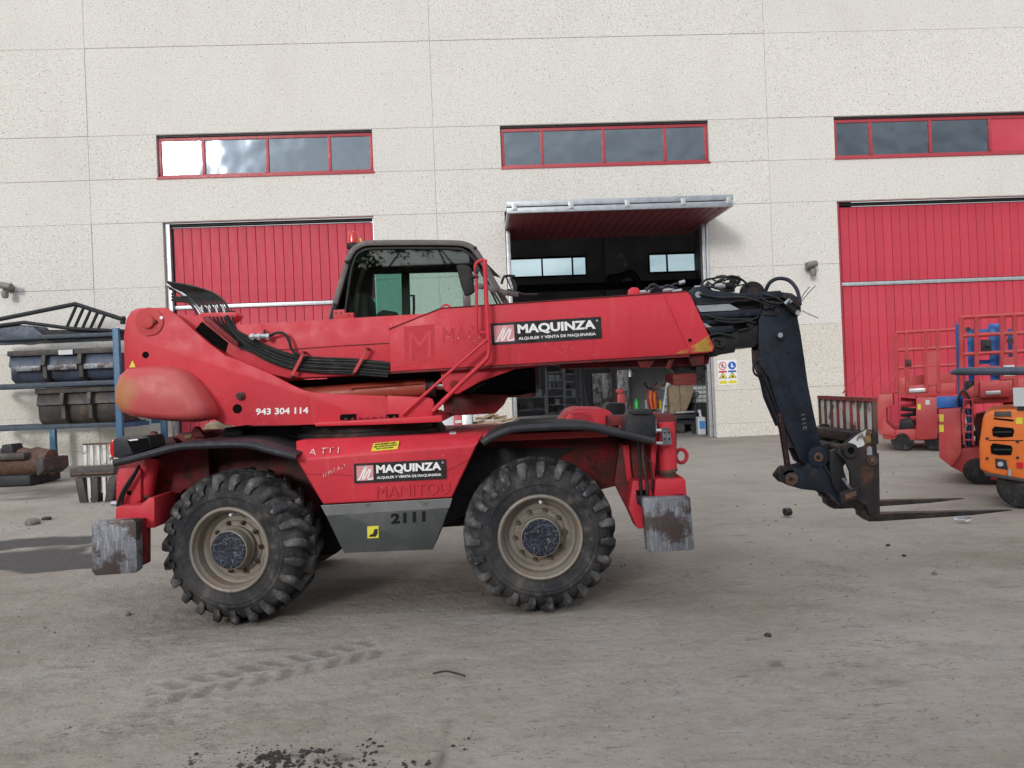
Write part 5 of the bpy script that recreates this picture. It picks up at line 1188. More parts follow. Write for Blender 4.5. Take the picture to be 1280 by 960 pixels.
# vertical number on the goose neck
o_ = P(1008.5, 537, 6.7985); put_text('2111', o_, P(1006, 517, 6.7985) - o_, P(1004, 538, 6.7985) - o_, 'stenciltan', TEL, .02)
# yellow notice on the slanted top of the side cover
pA, pB = Vector(V[0] if False else (c0[0][0], 6.22, c0[0][1])), Vector((c0[3][0], 6.22, c0[3][1]))
tA, tB = Vector((top[0][0], 6.47, dz + .012)), Vector((top[1][0], 6.47, dz + .012))
def onslope(a, t):
    lo_, hi_ = pA.lerp(pB, a), tA.lerp(tB, a); return lo_.lerp(hi_, t)
nn = (pB - pA).cross(tA - pA).normalized()
o_, ex_, ez_ = onslope(.415, .10) + nn * .001, onslope(.56, .13) - onslope(.415, .10), onslope(.42, .62) - onslope(.415, .10)
part('notice_sticker', B().flat([o_, o_ + ex_, o_ + ex_ + ez_, o_ + ez_], nn * .002), 'yellow', cover)
for i, s_ in enumerate(('MANTENERSE FUERA', 'DEL RADIO DE ACCION', 'DE LA MAQUINA')):
    put_text(s_, o_ + nn * .0022 + ex_ * (.08, .06, .17)[i] + ez_ * (.70 - i * .28), ex_ * (.84, .88, .66)[i], ez_ * .19, 'stickblack', cover, .03)
o_, ex_, ez_ = onslope(.07, .12) + nn * .0008, onslope(.235, .12) - onslope(.07, .12), onslope(.075, .5) - onslope(.07, .12)
put_text('A TT I', o_, ex_, ez_, 'chalk', cover, -.01, name='scratches')['kind'] = 'stuff'
line('N M E A D', 404, 597, 431, 584, 5, 6.2185, 'chalk', cover, -.012, name='scratches')['kind'] = 'stuff'
part('small_sticker', pr([(459.3, 673), (459, 658), (473, 657.2), (473.3, 672.4)], 6.2415, 6.2445), 'yellow')
part('small_sticker_sign', pr([(461, 671), (463, 668), (466, 667.5), (468, 661.5), (472, 661), (472, 667), (469.5, 671)], 6.2395, 6.2414), 'stickblack')
# ================================================================ THINGS ROUND THE YARD
def ipr(px, Y0, Y1): return B().prism(PX(px, Y0), Y0, Y1)
def at_px(u, v, Y, z=0): p = P(u, v, Y); return (p.x, Y, z)
def bx(u0, v0, u1, v1, Y0, Y1):
    a, b = P(u0, v0, Y0), P(u1, v1, Y0); return B().box(min(a.x, b.x), max(a.x, b.x), Y0, Y1, min(a.z, b.z), max(a.z, b.z))
def dn(b, z=0):  # drop the lowest vertices to height z
    m = min(v[2] for v in b.v); b.v = [(x, y, z if abs(zz - m) < 1e-4 else zz) for x, y, zz in b.v]; return b
# ---- blue storage rack
rk = thing('storage_rack', 'blue steel storage rack by the wall, loaded with loader buckets', 'rack', at_px(80, 545, 20.9))
for (u, Y_) in ((148, 20.3), (-60, 20.3), (203, 21.9), (64, 21.9), (-60, 21.9)):
    x = P(u, 480, Y_).x; obj('upright', B().box(x - .08, x + .08, Y_ - .06, Y_ + .06, 0, P(u, 410 if u > 100 else 440, Y_).z if u not in (203, 64) else (2.0 if u == 203 else P(64, 536, 21.9).z)), M['rackblue'], rk, bevel=.01)
for (v, w_) in ((481, .12), (534, .12), (421, .10)):
    for Y_ in (20.3, 21.9):
        x0, x1 = P(-60, 480, 20.3).x + .081, P(148, 480, 20.3).x - .081; z = P(59.5, v, 20.3).z
        for (q0, q1) in ((x0, x1),): obj('beam', B().box(q0, q1, Y_ - .05, Y_ + .05, z - w_ / 2, z + w_ / 2), M['racknavy'], rk, bevel=.008)
for zz in (P(100, 534, 20.3).z, P(100, 481, 20.3).z):
    for u in (148, -60):
        x = P(u, 480, 20.3).x; obj('cross_bar', B().box(x - .05, x + .05, 20.361, 21.839, zz - .06, zz + .06), M['rackblue'], rk)
obj('cross_bar', B().box(P(148, 480, 20.3).x + .09, P(203, 480, 21.9).x - .081, 21.86, 21.94, P(180, 527, 21.9).z - .06, P(180, 527, 21.9).z + .06), M['rackblue'], rk)
# ---- buckets on the rack
def bucket(u0, v0, u1, v1, Y0, name, label, mat, nrib, z0):
    a, b = P(u0, v1, Y0), P(u1, v0, Y0); w = b.x - a.x; h = b.z - a.z; k = thing('loader_bucket', label, 'bucket', (a.x, Y0, z0), 0, 'loader buckets stored on the rack')
    prof = [(0, h * .98), (-.10, h * .8), (-.06, h * .45), (.10, h * .12), (.45, 0), (.95, .02)]
    # open mouth up and to the back; the curved back faces the camera
    pts = [Vector((y, z, 0)) for y, z in ((.02, h * .98), (-.04, h * .62), (.04, h * .58), (.06, h * .16), (.22, 0), (.95, .02))]; n = len(pts); V, F = [], []
    for x in (0, w):
        for p in pts: V.append((a.x + x, Y0 + .2 + p.x, z0 + p.y))
        for p in pts: V.append((a.x + x, Y0 + .23 + p.x, z0 + p.y + .02))
    for i in range(n - 1): F += [(i, i + 1, 2 * n + i + 1, 2 * n + i), (n + i, n + i + 1, 3 * n + i + 1, 3 * n + i)]
    F += [(0, n, 3 * n, 2 * n), (n - 1, 2 * n - 1, 4 * n - 1, 3 * n - 1)]
    obj('shell', B().add(V, F), M[mat], k, ang=50)
    side = [(p.x, p.y) for p in pts] + [(.95, h * .35), (.35, h * .98)]
    for x in (-.03, w):
        obj('side_plate', B().flat([(a.x + x, Y0 + .2 + y, z0 + z) for y, z in side], (.03, 0, 0)), M[mat], k, bevel=.004, seg=1)
    for i in range(1, nrib + 1):
        x = a.x + w * i / (nrib + 1)
        obj('rib', B().flat([(x - .05, Y0 + .2 + p.x, z0 + p.y) for p in pts] + [(x - .05, Y0 + .05 + p.x, z0 + p.y) for p in pts[::-1]], (.10, 0, 0)), M['bucketdark'], k)
    obj('top_lip', B().box(a.x - .03, a.x + w + .03, Y0 + .12, Y0 + .30, z0 + h * .98, z0 + h * .98 + .14), M['bucketdark'], k, bevel=.01)
    obj('cutting_edge', B().box(a.x - .03, a.x + w + .03, Y0 + .95, Y0 + 1.3, z0 + .0, z0 + .05), M['bucketdark'], k)
    return k, a, w, h
kb, a, w, h = bucket(8, 438, 143, 479, 20.32, 'b', 'wide blue-grey loader bucket on the top level of the rack', 'bucketblue', 2, P(59.5, 481, 20.3).z + .06)
obj('label_plate', B().box(a.x + w * .47, a.x + w * .60, 20.40, 20.42, a.z + h * .93, a.z + h * 1.10), M['plasticwhite'], kb)
for i in (1, 2, 3): obj('stiffener', B().box(a.x + w * (i - 1) / 3 + .09, a.x + w * i / 3 - .09, 20.39, 20.46, a.z + h * .40, a.z + h * .58), M['padsteel'], kb, bevel=.01)
kb, a, w, h = bucket(43, 487, 143, 531, 20.32, 'b', 'dark rusty loader bucket on the lower level, under the blue-grey one', 'bucketdark', 2, P(59.5, 534, 20.3).z + .06)
# ---- lattice jib laid over the rack
jt = thing('lattice_jib', 'bent dark steel frame with slanting rungs lying on top of the blue rack', 'steel frame', at_px(60, 440, 20.8, 3.2), 0)
def tb3(px, r): return B().tube([P(*p) for p in px], r, 8)
for dy in (0, .8):
    obj('chord', tb3([(-25, 404, 20.4 + dy), (94, 380, 20.4 + dy), (156, 400, 20.4 + dy)], .06), M['darkmetal'], jt)
    obj('chord', tb3([(-25, 410, 20.4 + dy), (30, 397 + 6, 20.4 + dy), (92, 411, 20.4 + dy), (156, 414, 20.4 + dy)], .05), M['darkmetal'], jt)
for i in range(5): obj('rung', tb3([(83 + 10 * i, 410.5, 20.4), (96 + 9 * i, 381 + 2.6 * i, 20.4)], .04), M['darkmetal'], jt)
for i in range(4): obj('rung', tb3([(10 + 20 * i, 398 - 4 * i, 20.4), (10 + 20 * i, 398 - 4 * i, 21.2)], .035), M['darkmetal'], jt)
obj('skid_plate', ipr([(-25, 403), (40, 407), (60, 424), (20, 430), (-25, 426)], 20.45, 21.1), M['bucketblue'], jt, bevel=.02)
obj('skid_plate', ipr([(40, 412), (150, 413), (150, 421), (60, 426)], 20.5, 21.0), M['darkmetal'], jt, bevel=.02)
# ---- fork carriage on the ground
FC = thing('fork_carriage', 'worn steel fork carriage with tall slatted backrest standing on the ground', 'attachment', at_px(118, 600, 14.2), 0)
Y_ = 14.2
gz = lambda v: P(118, v, Y_).z
for i in range(6):
    u = 97 + i * 8.2; obj('slat', B().box(P(u - 1.8, 570, Y_).x, P(u + 1.8, 570, Y_).x, Y_ + .25, Y_ + .30, gz(583), gz(557 + i * .3)), M['rustwhite'], FC, bevel=.006)
obj('top_rail', B().box(P(94, 570, Y_).x, P(142, 570, Y_).x, Y_ + .24, Y_ + .31, gz(557) + .001, gz(555)), M['rusty'], FC, bevel=.006)
obj('cross_beam', bx(87, 597, 142, 583.5, Y_, Y_ + .30), M['bucketdark'], FC, bevel=.02)
obj('rust_beam', bx(89, 594, 141, 590, Y_ - .06, Y_ - .001), M['rusty'], FC, bevel=.01)
for (u0, u1, s_) in ((96, 106, 3), (114, 122, 0), (133, 143, -3)):
    z0_ = -.02; pts = [(P(u0 - s_, 597, Y_).x, gz(597)), (P(u1 - s_, 597, Y_).x, gz(597)), (P(u1 + s_, 624, Y_).x, z0_), (P(u0 + s_, 624, Y_).x, z0_)]
    obj('fork', B().prism(pts, Y_ + .0, Y_ + .14), M['bucketdark'], FC, bevel=.015)
for u in (109, 128): obj('leg', B().box(P(u - 2, 600, Y_).x, P(u + 2, 600, Y_).x, Y_ + .05, Y_ + .12, -.02, gz(597)), M['rustwhite'], FC, bevel=.006)
obj('foot_bar', B().box(P(100, 600, Y_).x, P(143, 600, Y_).x, Y_ + .141, Y_ + .35, -.02, .12), M['bucketdark'], FC, bevel=.02)
# ---- stored attachments, far left
pa = thing('sweeper_attachment', 'rusty brown sweeper drum attachment lying on a dark steel base', 'attachment', at_px(20, 590, 17.6), 0)
obj('base_frame', dn(bx(-30, 603, 37, 594, 17.4, 18.6)), M['darkmetal'], pa, bevel=.03)
x0, x1 = P(-30, 580, 17.6).x, P(52, 580, 17.6).x; zc = P(20, 581, 17.6).z
obj('drum', B().lathe((x0, 18.0, zc), [(0, 0), (0, .30)] + [(.1 + .15 * i, .33 + .04 * (i % 2)) for i in range(int((x1 - x0 - .1) / .15))] + [(x1 - x0, .3), (x1 - x0, 0)], 24, (1, 0, 0), False), M['rusty'], pa)
obj('cover', bx(-30, 577, 30, 566, 17.5, 18.5), M['bucketdark'], pa, bevel=.05)
obj('motor', ipr([(0, 568), (2, 556), (14, 555), (18, 568)], 17.7, 18.1), M['darkmetal'], pa, bevel=.03)
obj('end_plate', ipr([(44, 574), (54, 574), (55, 588), (46, 596)], 17.5, 18.5), M['bucketdark'], pa, bevel=.02)
# ---- stones and debris
def lump(name, label, cat, x, y, r, mat, sq=(1, 1, .6), group=None, seed=0, z=None):
    rnd = random.Random(seed); bm = bmesh.new(); bmesh.ops.create_icosphere(bm, subdivisions=2, radius=r)
    for v in bm.verts: v.co *= 1 + rnd.uniform(-.16, .16); v.co.x *= sq[0]; v.co.y *= sq[1]; v.co.z *= sq[2]
    me = bpy.data.meshes.new(name); bm.to_mesh(me); bm.free(); me.materials.append(M[mat]); me.polygons.foreach_set('use_smooth', [True] * len(me.polygons))
    o = bpy.data.objects.new(name, me); o.location = (x, y, ground_height(x, y) + r * sq[2] * .45 if z is None else z); o.rotation_euler.z = rnd.uniform(0, 6); link(o, None, o.matrix_basis.copy())
    return tag(o, label, cat, group)
x, y = G(40, 654); lump('stone', 'pale stone lying between the wet patches and the fork carriage', 'stone', x, y, .11, 'stone', seed=1)
x, y = G(58, 648); lump('stone', 'small flat dark stone beside the pale stone near the wet patches', 'stone', x, y, .08, 'clod', (1.4, 1, .4), seed=2)
x, y = G(984.5, 645)
o = obj('plastic_plug', B().lathe((x, y, .055), [(-.035, .01), (-.04, .05), (.0, .055), (.04, .05), (.035, .01)], 14, (1, .3, 0)), M['rackblue'].copy()); o.data.materials[0] = M['stickblack']
tag(o, 'small dark plastic cap on the ground below the tilted fork carriage', 'plastic plug')
x, y = G(1203, 652); 
bc_ = B(); rnd = random.Random(5)
pts = [(x + rnd.uniform(-.12, .12), y + rnd.uniform(-.06, .06), rnd.uniform(.01, .07)) for _ in range(14)]
for i in range(12): bc_.add([pts[i], pts[i + 1], pts[(i + 2) % 14]], [(0, 1, 2)])
tag(obj('plastic_scrap', bc_, M['plasticwhite'], smoothing=False), 'crumpled pale plastic scrap on the ground under the fork tips', 'litter')
x, y = G(560, 846)
tag(obj('wire_scrap', B().tube(smooth([Vector((x - .10, y + .03, .012)), Vector((x - .02, y + .045, .02)), Vector((x + .06, y + .01, .014)), Vector((x + .11, y - .02, .01))], 5), .006, 6), M['clod']), 'short bent dark wire lying on the ground in front of the wheels', 'wire')
for i, (u, v, r_, lb_) in enumerate(((1168, 716, .022, 'round grey pebble alone on the pale ground before the forks'), (960, 793, .022, 'dark pebble beside a short scratch in open ground'), (1110, 680, .020, 'small dark pebble, farther one of the two behind the round grey pebble'),
                                     (1130, 693, .02, 'small dark pebble, nearer one of the two behind the round grey pebble'), (160, 767, .025, 'small brown stone on the ground before the rear tyre'))):
    x, y = G(u, v); lump('pebble', lb_, 'pebble', x, y, r_, 'stone' if i in (0, 4) else 'clod', (1.2, 1, .8), 'pebbles on the yard', seed=20 + i)
# soil crumbs nobody could count
def crumbs(name, label, spots, mat):
    b = B(); rnd = random.Random(11)
    for (u, v, su, sv, n, r0, r1) in spots:
        for _ in range(n):
            x, y = G(u + rnd.gauss(0, su), v + rnd.gauss(0, sv)); r = r0 + (r1 - r0) * rnd.random() ** 3; z = ground_height(x, y) + r * .25
            a = rnd.uniform(0, 6); pts = []
            for k in range(5):
                t = a + k * 2 * math.pi / 5; q = r * rnd.uniform(.7, 1.4); pts.append((x + q * math.cos(t), y + q * math.sin(t) * .8, z + rnd.uniform(-.3, .2) * r))
            b.add(pts + [(x, y, z + r * .75), (x, y, z - r)], [(i, (i + 1) % 5, 5) for i in range(5)] + [((i + 1) % 5, i, 6) for i in range(5)])
    o = obj(name, b, M[mat], smoothing=False, fix=False); tag(o, label, 'soil', kind='stuff')
crumbs('soil_crumbs', 'dark crumbs of wet soil scattered over the yard',
       ((350, 948, 22, 6, 110, .003, .024), (392, 936, 12, 3, 50, .003, .022), (415, 950, 20, 6, 70, .003, .016), (458, 938, 9, 9, 36, .003, .015), (325, 938, 18, 5, 60, .002, .010), (380, 950, 60, 12, 260, .0015, .006), (515, 952, 14, 4, 14, .004, .016), (240, 950, 8, 4, 16, .004, .014), (585, 925, 8, 6, 16, .003, .014),
        (310, 955, 10, 3, 20, .004, .02)), 'clod')
crumbs('grit', 'fine grit and chips scattered over the whole yard',
       ((640, 850, 420, 70, 520, .003, .009), (1000, 700, 160, 50, 420, .004, .012), (500, 800, 350, 40, 260, .003, .009), (150, 760, 120, 30, 160, .004, .012), (1000, 600, 140, 30, 160, .006, .02), (60, 640, 60, 25, 80, .006, .022)), 'stone')
# ---- scissor lifts
def turned(name, label, cat, u, Y, group=None):
    "a thing that stands turned towards the gap it is seen through; measures are taken in its own frame"
    global FA
    FA = 0.0; FA = math.atan(P(u, 550, 1.0).x)
    c = P(u, 550, Y); c.z = 0; o = bpy.data.objects.new(name, None); o.empty_display_size = .2
    Mw = Matrix.Rotation(-FA, 4, 'Z') @ Matrix.Translation(c); o.matrix_world = Mw
    COL.objects.link(o); WM[o.name] = Matrix.Translation(c); return tag(o, label, cat, group)
Y1 = 19.4
l1_ = turned('scissor_lift', 'small red scissor lift farthest back, its cage against the red door', 'scissor lift', 1150, Y1, 'red scissor lifts parked in front of the large door')
def lp(n, b, m, t, **kw): return obj(n, b, M[m], t, **kw)
lp('chassis', ipr([(1103, 549), (1103, 538), (1150, 536), (1215, 533), (1215, 546), (1150, 551)], Y1, Y1 + 2.2), 'liftred', l1_, bevel=.03)
lp('end_bracket', ipr([(1098, 543), (1097, 493), (1116, 492), (1117, 508), (1108, 510), (1108, 528), (1119, 538), (1119, 546)], Y1 - .05, Y1 + .9), 'liftred', l1_, bevel=.03)
lp('battery_box', ipr([(1145, 550), (1145, 497), (1171, 496), (1172, 549)], Y1 - .1, Y1 + .8), 'liftred', l1_, bevel=.03)
lp('sticker', ipr([(1147, 512), (1147, 505), (1151, 505), (1151, 512)], Y1 - .104, Y1 - .101), 'yellow', l1_); lp('sticker', ipr([(1157, 506), (1157, 500), (1162, 500), (1162, 506)], Y1 - .104, Y1 - .101), 'plasticwhite', l1_)
lp('motor', ipr([(1124, 536), (1125, 526), (1136, 522), (1143, 528), (1143, 536)], Y1 + .2, Y1 + .8), 'darkmetal', l1_, bevel=.02)
lp('deck', ipr([(1119, 492), (1119, 473), (1135, 472), (1136, 482), (1200, 478), (1200, 492), (1150, 497)], Y1, Y1 + .06), 'liftred', l1_, bevel=.01)
lp('platform', ipr([(1119, 484), (1200, 480), (1200, 485), (1119, 489)], Y1 + .061, Y1 + 1.6), 'liftred', l1_)
lp('grey_step', ipr([(1136, 491), (1136, 486), (1157, 485), (1157, 490)], Y1 - .05, Y1 - .001), 'galv', l1_, bevel=.008)
for i, z_ in enumerate((0, .22, .44)):
    for s_ in (0, 1):
        a = (1126, 532 - i * 12) if s_ else (1200, 530 - i * 12); b_ = (1200, 521 - i * 12) if s_ else (1126, 523 - i * 12)
        lp('scissor_arm', B().tube([P(*a, Y1 + .5 + .08 * s_), P(*b_, Y1 + .5 + .08 * s_)], .05, 6), 'darkmetal' if i % 2 else 'liftred', l1_)
for dy in (0, 1.5):
    for u in (1121, 1134, 1158, 1173, 1198): lp('rail_post', B().tube([P(u, 490, Y1 + dy), P(u - 1, 416 - (u - 1121) * .07, Y1 + dy)], .042, 8), 'liftred', l1_)
    for v in (416, 438, 460): lp('rail', B().tube([P(1120, v, Y1 + dy), P(1198, v - 4.5, Y1 + dy)], .036, 8), 'liftred', l1_)
for u in (1120, 1198):
    for v in (416, 438): p0, p1 = P(u, v - (u > 1150) * 4.5, Y1), P(u, v - (u > 1150) * 4.5, Y1); lp('rail', B().tube([p0, p0 + Vector((0, 1.5, 0))], .025, 8), 'liftred', l1_)
lp('control_box', bx(1131, 458, 1139, 449, Y1 - .08, Y1 + .12), 'reddark', l1_, bevel=.01)
lp('side_panel', ipr([(1134, 470), (1200, 466), (1200, 480), (1134, 484)], Y1 + 1.5, Y1 + 1.54), 'liftred', l1_)
lp('gate_panel', ipr([(1159, 482), (1159, 440), (1172, 439), (1172, 481)], Y1 - .03, Y1 - .001), 'liftred', l1_)
for u in (1128, 1170):
    for dy in (0, 1.2): c = P(u, 548, Y1 + dy); lp('wheel', B().lathe((c.x, Y1 + dy, .24), [(0, 0), (0, .15), (.02, .24), (.18, .24), (.2, .15), (.2, 0)], 20, closed=False), 'rubber', l1_)
Y2 = 14.0
l2_ = turned('scissor_lift', 'larger red scissor lift with blue cage straps, behind the orange machine', 'scissor lift', 1225, Y2, 'red scissor lifts parked in front of the large door')
lp('chassis', ipr([(1186, 582), (1190, 566), (1205, 560), (1300, 556), (1330, 575), (1330, 596), (1245, 601), (1205, 592)], Y2, Y2 + 1.6), 'liftred', l2_, bevel=.02)
lp('battery_box', ipr([(1174, 572), (1173, 512), (1201, 510), (1202, 566), (1190, 584)], Y2 - .1, Y2 + .7), 'liftred', l2_, bevel=.02)
for v in (522, 535): lp('sticker', bx(1174.5, v + 5, 1179.5, v - 4, Y2 - .104, Y2 - .101), 'yellow', l2_)
lp('blue_crate', bx(1171, 510, 1197, 496, Y2 + .1, Y2 + .6), 'liftblue', l2_, bevel=.01)
lp('motor_box', ipr([(1219, 590), (1219, 520), (1245, 515), (1300, 515), (1300, 590)], Y2 + .3, Y2 + 1.2), 'reddark', l2_, bevel=.02)
for i, m_ in enumerate(('galv', 'darkmetal', 'liftblue', 'darkmetal')):
    lp('hose_loop', B().tube(smooth([P(1204 + 3 * i, 512, Y2 + .2), P(1208 + 2 * i, 530, Y2 + .1), P(1205 + 3 * i, 548, Y2 + .15), P(1210 + i, 562, Y2 + .2)], 5), .028, 8), m_, l2_)
lp('blue_canister', bx(1203, 563, 1215, 545, Y2 + .25, Y2 + .45), 'liftblue', l2_, bevel=.02)
lp('deck', ipr([(1205, 506), (1205, 490), (1225, 476), (1330, 470), (1330, 500), (1240, 504)], Y2, Y2 + .08), 'liftred', l2_, bevel=.01)
lp('platform', ipr([(1205, 497), (1330, 490), (1330, 495), (1205, 502)], Y2 + .081, Y2 + 1.3), 'liftred', l2_)
lp('entry_box', ipr([(1225, 497), (1225, 478), (1262, 476), (1262, 496)], Y2 - .1, Y2 - .001), 'liftred', l2_, bevel=.01)
lp('lamp', ipr([(1232, 494), (1232, 489), (1251, 488), (1251, 493)], Y2 - .12, Y2 - .101), 'galv', l2_, bevel=.01)
lp('side_panel', ipr([(1203, 478), (1325, 470), (1325, 492), (1203, 499)], Y2 + 1.16, Y2 + 1.2), 'liftred', l2_)
lp('gate_panel', bx(1254, 474, 1268, 446, Y2 - .03, Y2 - .001), 'liftred', l2_)
lp('blue_frame', bx(1198, 512, 1203, 404, Y2 + .45, Y2 + .6), 'liftblue', l2_, bevel=.01)
lp('blue_frame', bx(1238, 474, 1252, 404, Y2 + .5, Y2 + .7), 'liftblue', l2_, bevel=.01)
lp('tank', bx(1256, 545, 1290, 500, Y2 + .3, Y2 + .9), 'reddark', l2_, bevel=.03)
lp('black_box', bx(1207, 488, 1222, 476, Y2 + .2, Y2 + .6), 'darkmetal', l2_, bevel=.02)
for dy in (0, 1.2):
    for u in (1202, 1221, 1253, 1269, 1296, 1325): lp('rail_post', B().tube([P(u, 495, Y2 + dy), P(u - .5, 397 - (u - 1200) * .06, Y2 + dy)], .036, 8), 'liftred', l2_)
    for v in (397, 420, 443, 462): lp('rail', B().tube([P(1201, v, Y2 + dy), P(1325, v - 6.5, Y2 + dy)], .030, 8), 'liftred', l2_)
for u in (1201, 1325):
    for v in (397, 443): p0 = P(u, v - (u > 1250) * 6.5, Y2); lp('rail', B().tube([p0, p0 + Vector((0, 1.2, 0))], .022, 8), 'liftred', l2_)
for (u, w_) in ((1199.5, 5), (1214, 6), (1244, 11), (1264, 4)): lp('blue_strap', bx(u - w_ / 2, 478, u + w_ / 2, 411, Y2 + .35, Y2 + .40), 'liftblue', l2_, bevel=.004)
lp('blue_bar', bx(1214, 416, 1250, 410, Y2 + .401, Y2 + .45), 'liftblue', l2_)
lp('blue_bar', bx(1214, 456, 1250, 449, Y2 + .401, Y2 + .45), 'liftblue', l2_)
for i in range(3): lp('scissor_arm', B().tube([P(1215, 556 - 14 * i, Y2 + .8), P(1320, 546 - 14 * i, Y2 + .8)], .05, 6), 'darkmetal', l2_)
for u in (1222, 1310):
    c = P(u, 590, Y2); lp('wheel', B().lathe((c.x, Y2 - .02, .20), [(0, 0), (0, .13), (.02, .20), (.16, .20), (.18, .13), (.18, 0)], 20, closed=False), 'rubber', l2_)
for i in range(6): lp('ladder_step', B().tube([P(1205, 500 + 10 * i, Y2 - .12), P(1216, 500 + 10 * i, Y2 - .12)], .014, 6), 'liftred', l2_)
for u in (1205, 1216): lp('ladder_rail', B().tube([P(u, 497, Y2 - .12), P(u, 556, Y2 - .12)], .016, 6), 'liftred', l2_)
for (u, v) in ((1210, 412), (1236, 430), (1262, 426)): lp('knob', B().disc(P(u, v, Y2 - .02), .04, .03, 10), 'darkmetal', l2_)
lp('control_box', bx(1226, 442, 1239, 424, Y2 + .05, Y2 + .25), 'darkmetal', l2_, bevel=.02); lp('notice', bx(1255, 470, 1268, 456, Y2 - .035, Y2 - .03), 'plasticwhite', l2_)
lp('lower_box', ipr([(1243, 590), (1243, 520), (1280, 516), (1290, 590)], Y2 - .1, Y2 + .25), 'liftred', l2_, bevel=.02)
lp('cable', B().tube(smooth([P(1197, 500, Y2 - .1), P(1204, 488, Y2 - .1), P(1212, 500, Y2 - .1), P(1219, 530, Y2 - .05), P(1226, 560, Y2 - .05)], 5), .018, 6), 'darkmetal', l2_)
lp('cable', B().tube(smooth([P(1140, 495, Y1 - .1), P(1136, 505, Y1 - .1), P(1141, 520, Y1 - .1), P(1135, 535, Y1 - .05)], 5), .02, 6), 'darkmetal', l1_)
for i in range(3): lp('mesh_rail', B().tube([P(1122 + 26 * i, 490, Y1 - .03), P(1145 + 26 * i, 462, Y1 - .03)], .018, 6), 'liftred', l1_)
# ---- orange machine
Y3 = 11.7
om = turned('orange_forklift', 'orange machine with two dark vents and a grey overhead bar, partly out of view', 'forklift', 1262, Y3)
lp('body', ipr([(1225, 587), (1224, 555), (1229, 520), (1237, 513), (1262, 511), (1345, 505), (1350, 600), (1280, 603), (1238, 594)], Y3, Y3 + 1.3), 'orange', om, bevel=.05, seg=4, ang=60)
lp('top_recess', bx(1243, 521, 1264, 514, Y3 - .012, Y3 - .001), 'bucketdark', om, bevel=.006)
lp('vent', ipr([(1241, 545), (1240, 537), (1243, 533), (1266, 535), (1268, 539), (1266, 546), (1250, 547)], Y3 - .012, Y3 - .001), 'dark', om, bevel=.006)
lp('vent', ipr([(1239, 567), (1238, 558), (1241, 554), (1264, 557), (1266, 561), (1264, 569), (1248, 569)], Y3 - .012, Y3 - .001), 'dark', om, bevel=.006)
lp('slit', ipr([(1242, 524), (1242, 522), (1267, 524.5), (1267, 527)], Y3 - .006, Y3 - .001), 'dark', om)
for v in (540, 562): lp('vent_bar', bx(1242, v + .8, 1265, v - .8, Y3 - .02, Y3 - .0125), 'darkmetal', om)
lm = lp('tail_lamp', ipr([(1245, 585), (1244, 573), (1258, 575), (1260, 587)], Y3 - .02, Y3 - .001), 'darkmetal', om, bevel=.005)
lp('lens', B().disc(P(1250.5, 580, Y3 - .021), .032, .01, 16), 'lenswhite', lm)
lp('red_reflector', bx(1271, 585, 1279, 578, Y3 - .02, Y3 - .001), 'lensred', om)
lp('overhead_bar', B().tube([P(1188, 466, Y3), P(1196, 464.5, Y3), P(1300, 463.5, Y3), P(1345, 463, Y3)], [.02, .05, .055, .055], 12), 'bucketblue', om)
lp('overhead_guard', ipr([(1210, 463), (1350, 458), (1350, 464), (1210, 469)], Y3 + .06, Y3 + 1.2), 'bucketblue', om, bevel=.01)
for u in (1300, 1340):
    lp('guard_post', B().tube([P(u, 510, Y3 + .3), P(u, 466, Y3 + .3)], .03, 8), 'darkmetal', om)
lp('notice_plate', bx(1267, 508, 1292, 484, Y3 - .05, Y3 - .03), 'plasticwhite', om); lp('plate_stay', bx(1272, 513, 1288, 507, Y3 - .03, Y3 + .1), 'darkmetal', om)
lp('panel_seam', bx(1236, 551, 1279, 550.2, Y3 - .004, Y3 - .001), 'dark', om); lp('counterweight_lip', ipr([(1230, 590), (1282, 599), (1282, 603), (1232, 595)], Y3 - .05, Y3 - .001), 'bucketdark', om, bevel=.01)
for (u, v) in ((1234, 548), (1234, 573), (1272, 552), (1272, 572)): lp('body_bolt', B().disc(P(u, v, Y3), .018, .02, 8), 'darkmetal', om)
lp('warning_sticker', bx(1270, 530, 1278, 522, Y3 - .004, Y3 - .001), 'yellow', om)
lp('tow_pin', B().tube([P(1262, 596, Y3 - .02), P(1262, 586, Y3 - .02)], .02, 8), 'galv', om)
c = P(1262, 605, Y3 + .1)
for dy in (0.05, 1.0):
    for k_, xx in enumerate((c.x + .12, c.x + 1.3)):
        w_ = lp('wheel', B().lathe((xx, Y3 + dy, .27), [(0, 0), (0, .15), (.015, .25), (.05, .27), (.17, .27), (.2, .25), (.22, .15), (.22, 0)], 24, closed=False), 'rubber', om)
lp('undercarriage', B().box(c.x - .05, c.x + 1.6, Y3 + .25, Y3 + 1.0, .12, P(1250, 592, Y3).z), 'darkmetal', om, bevel=.02)
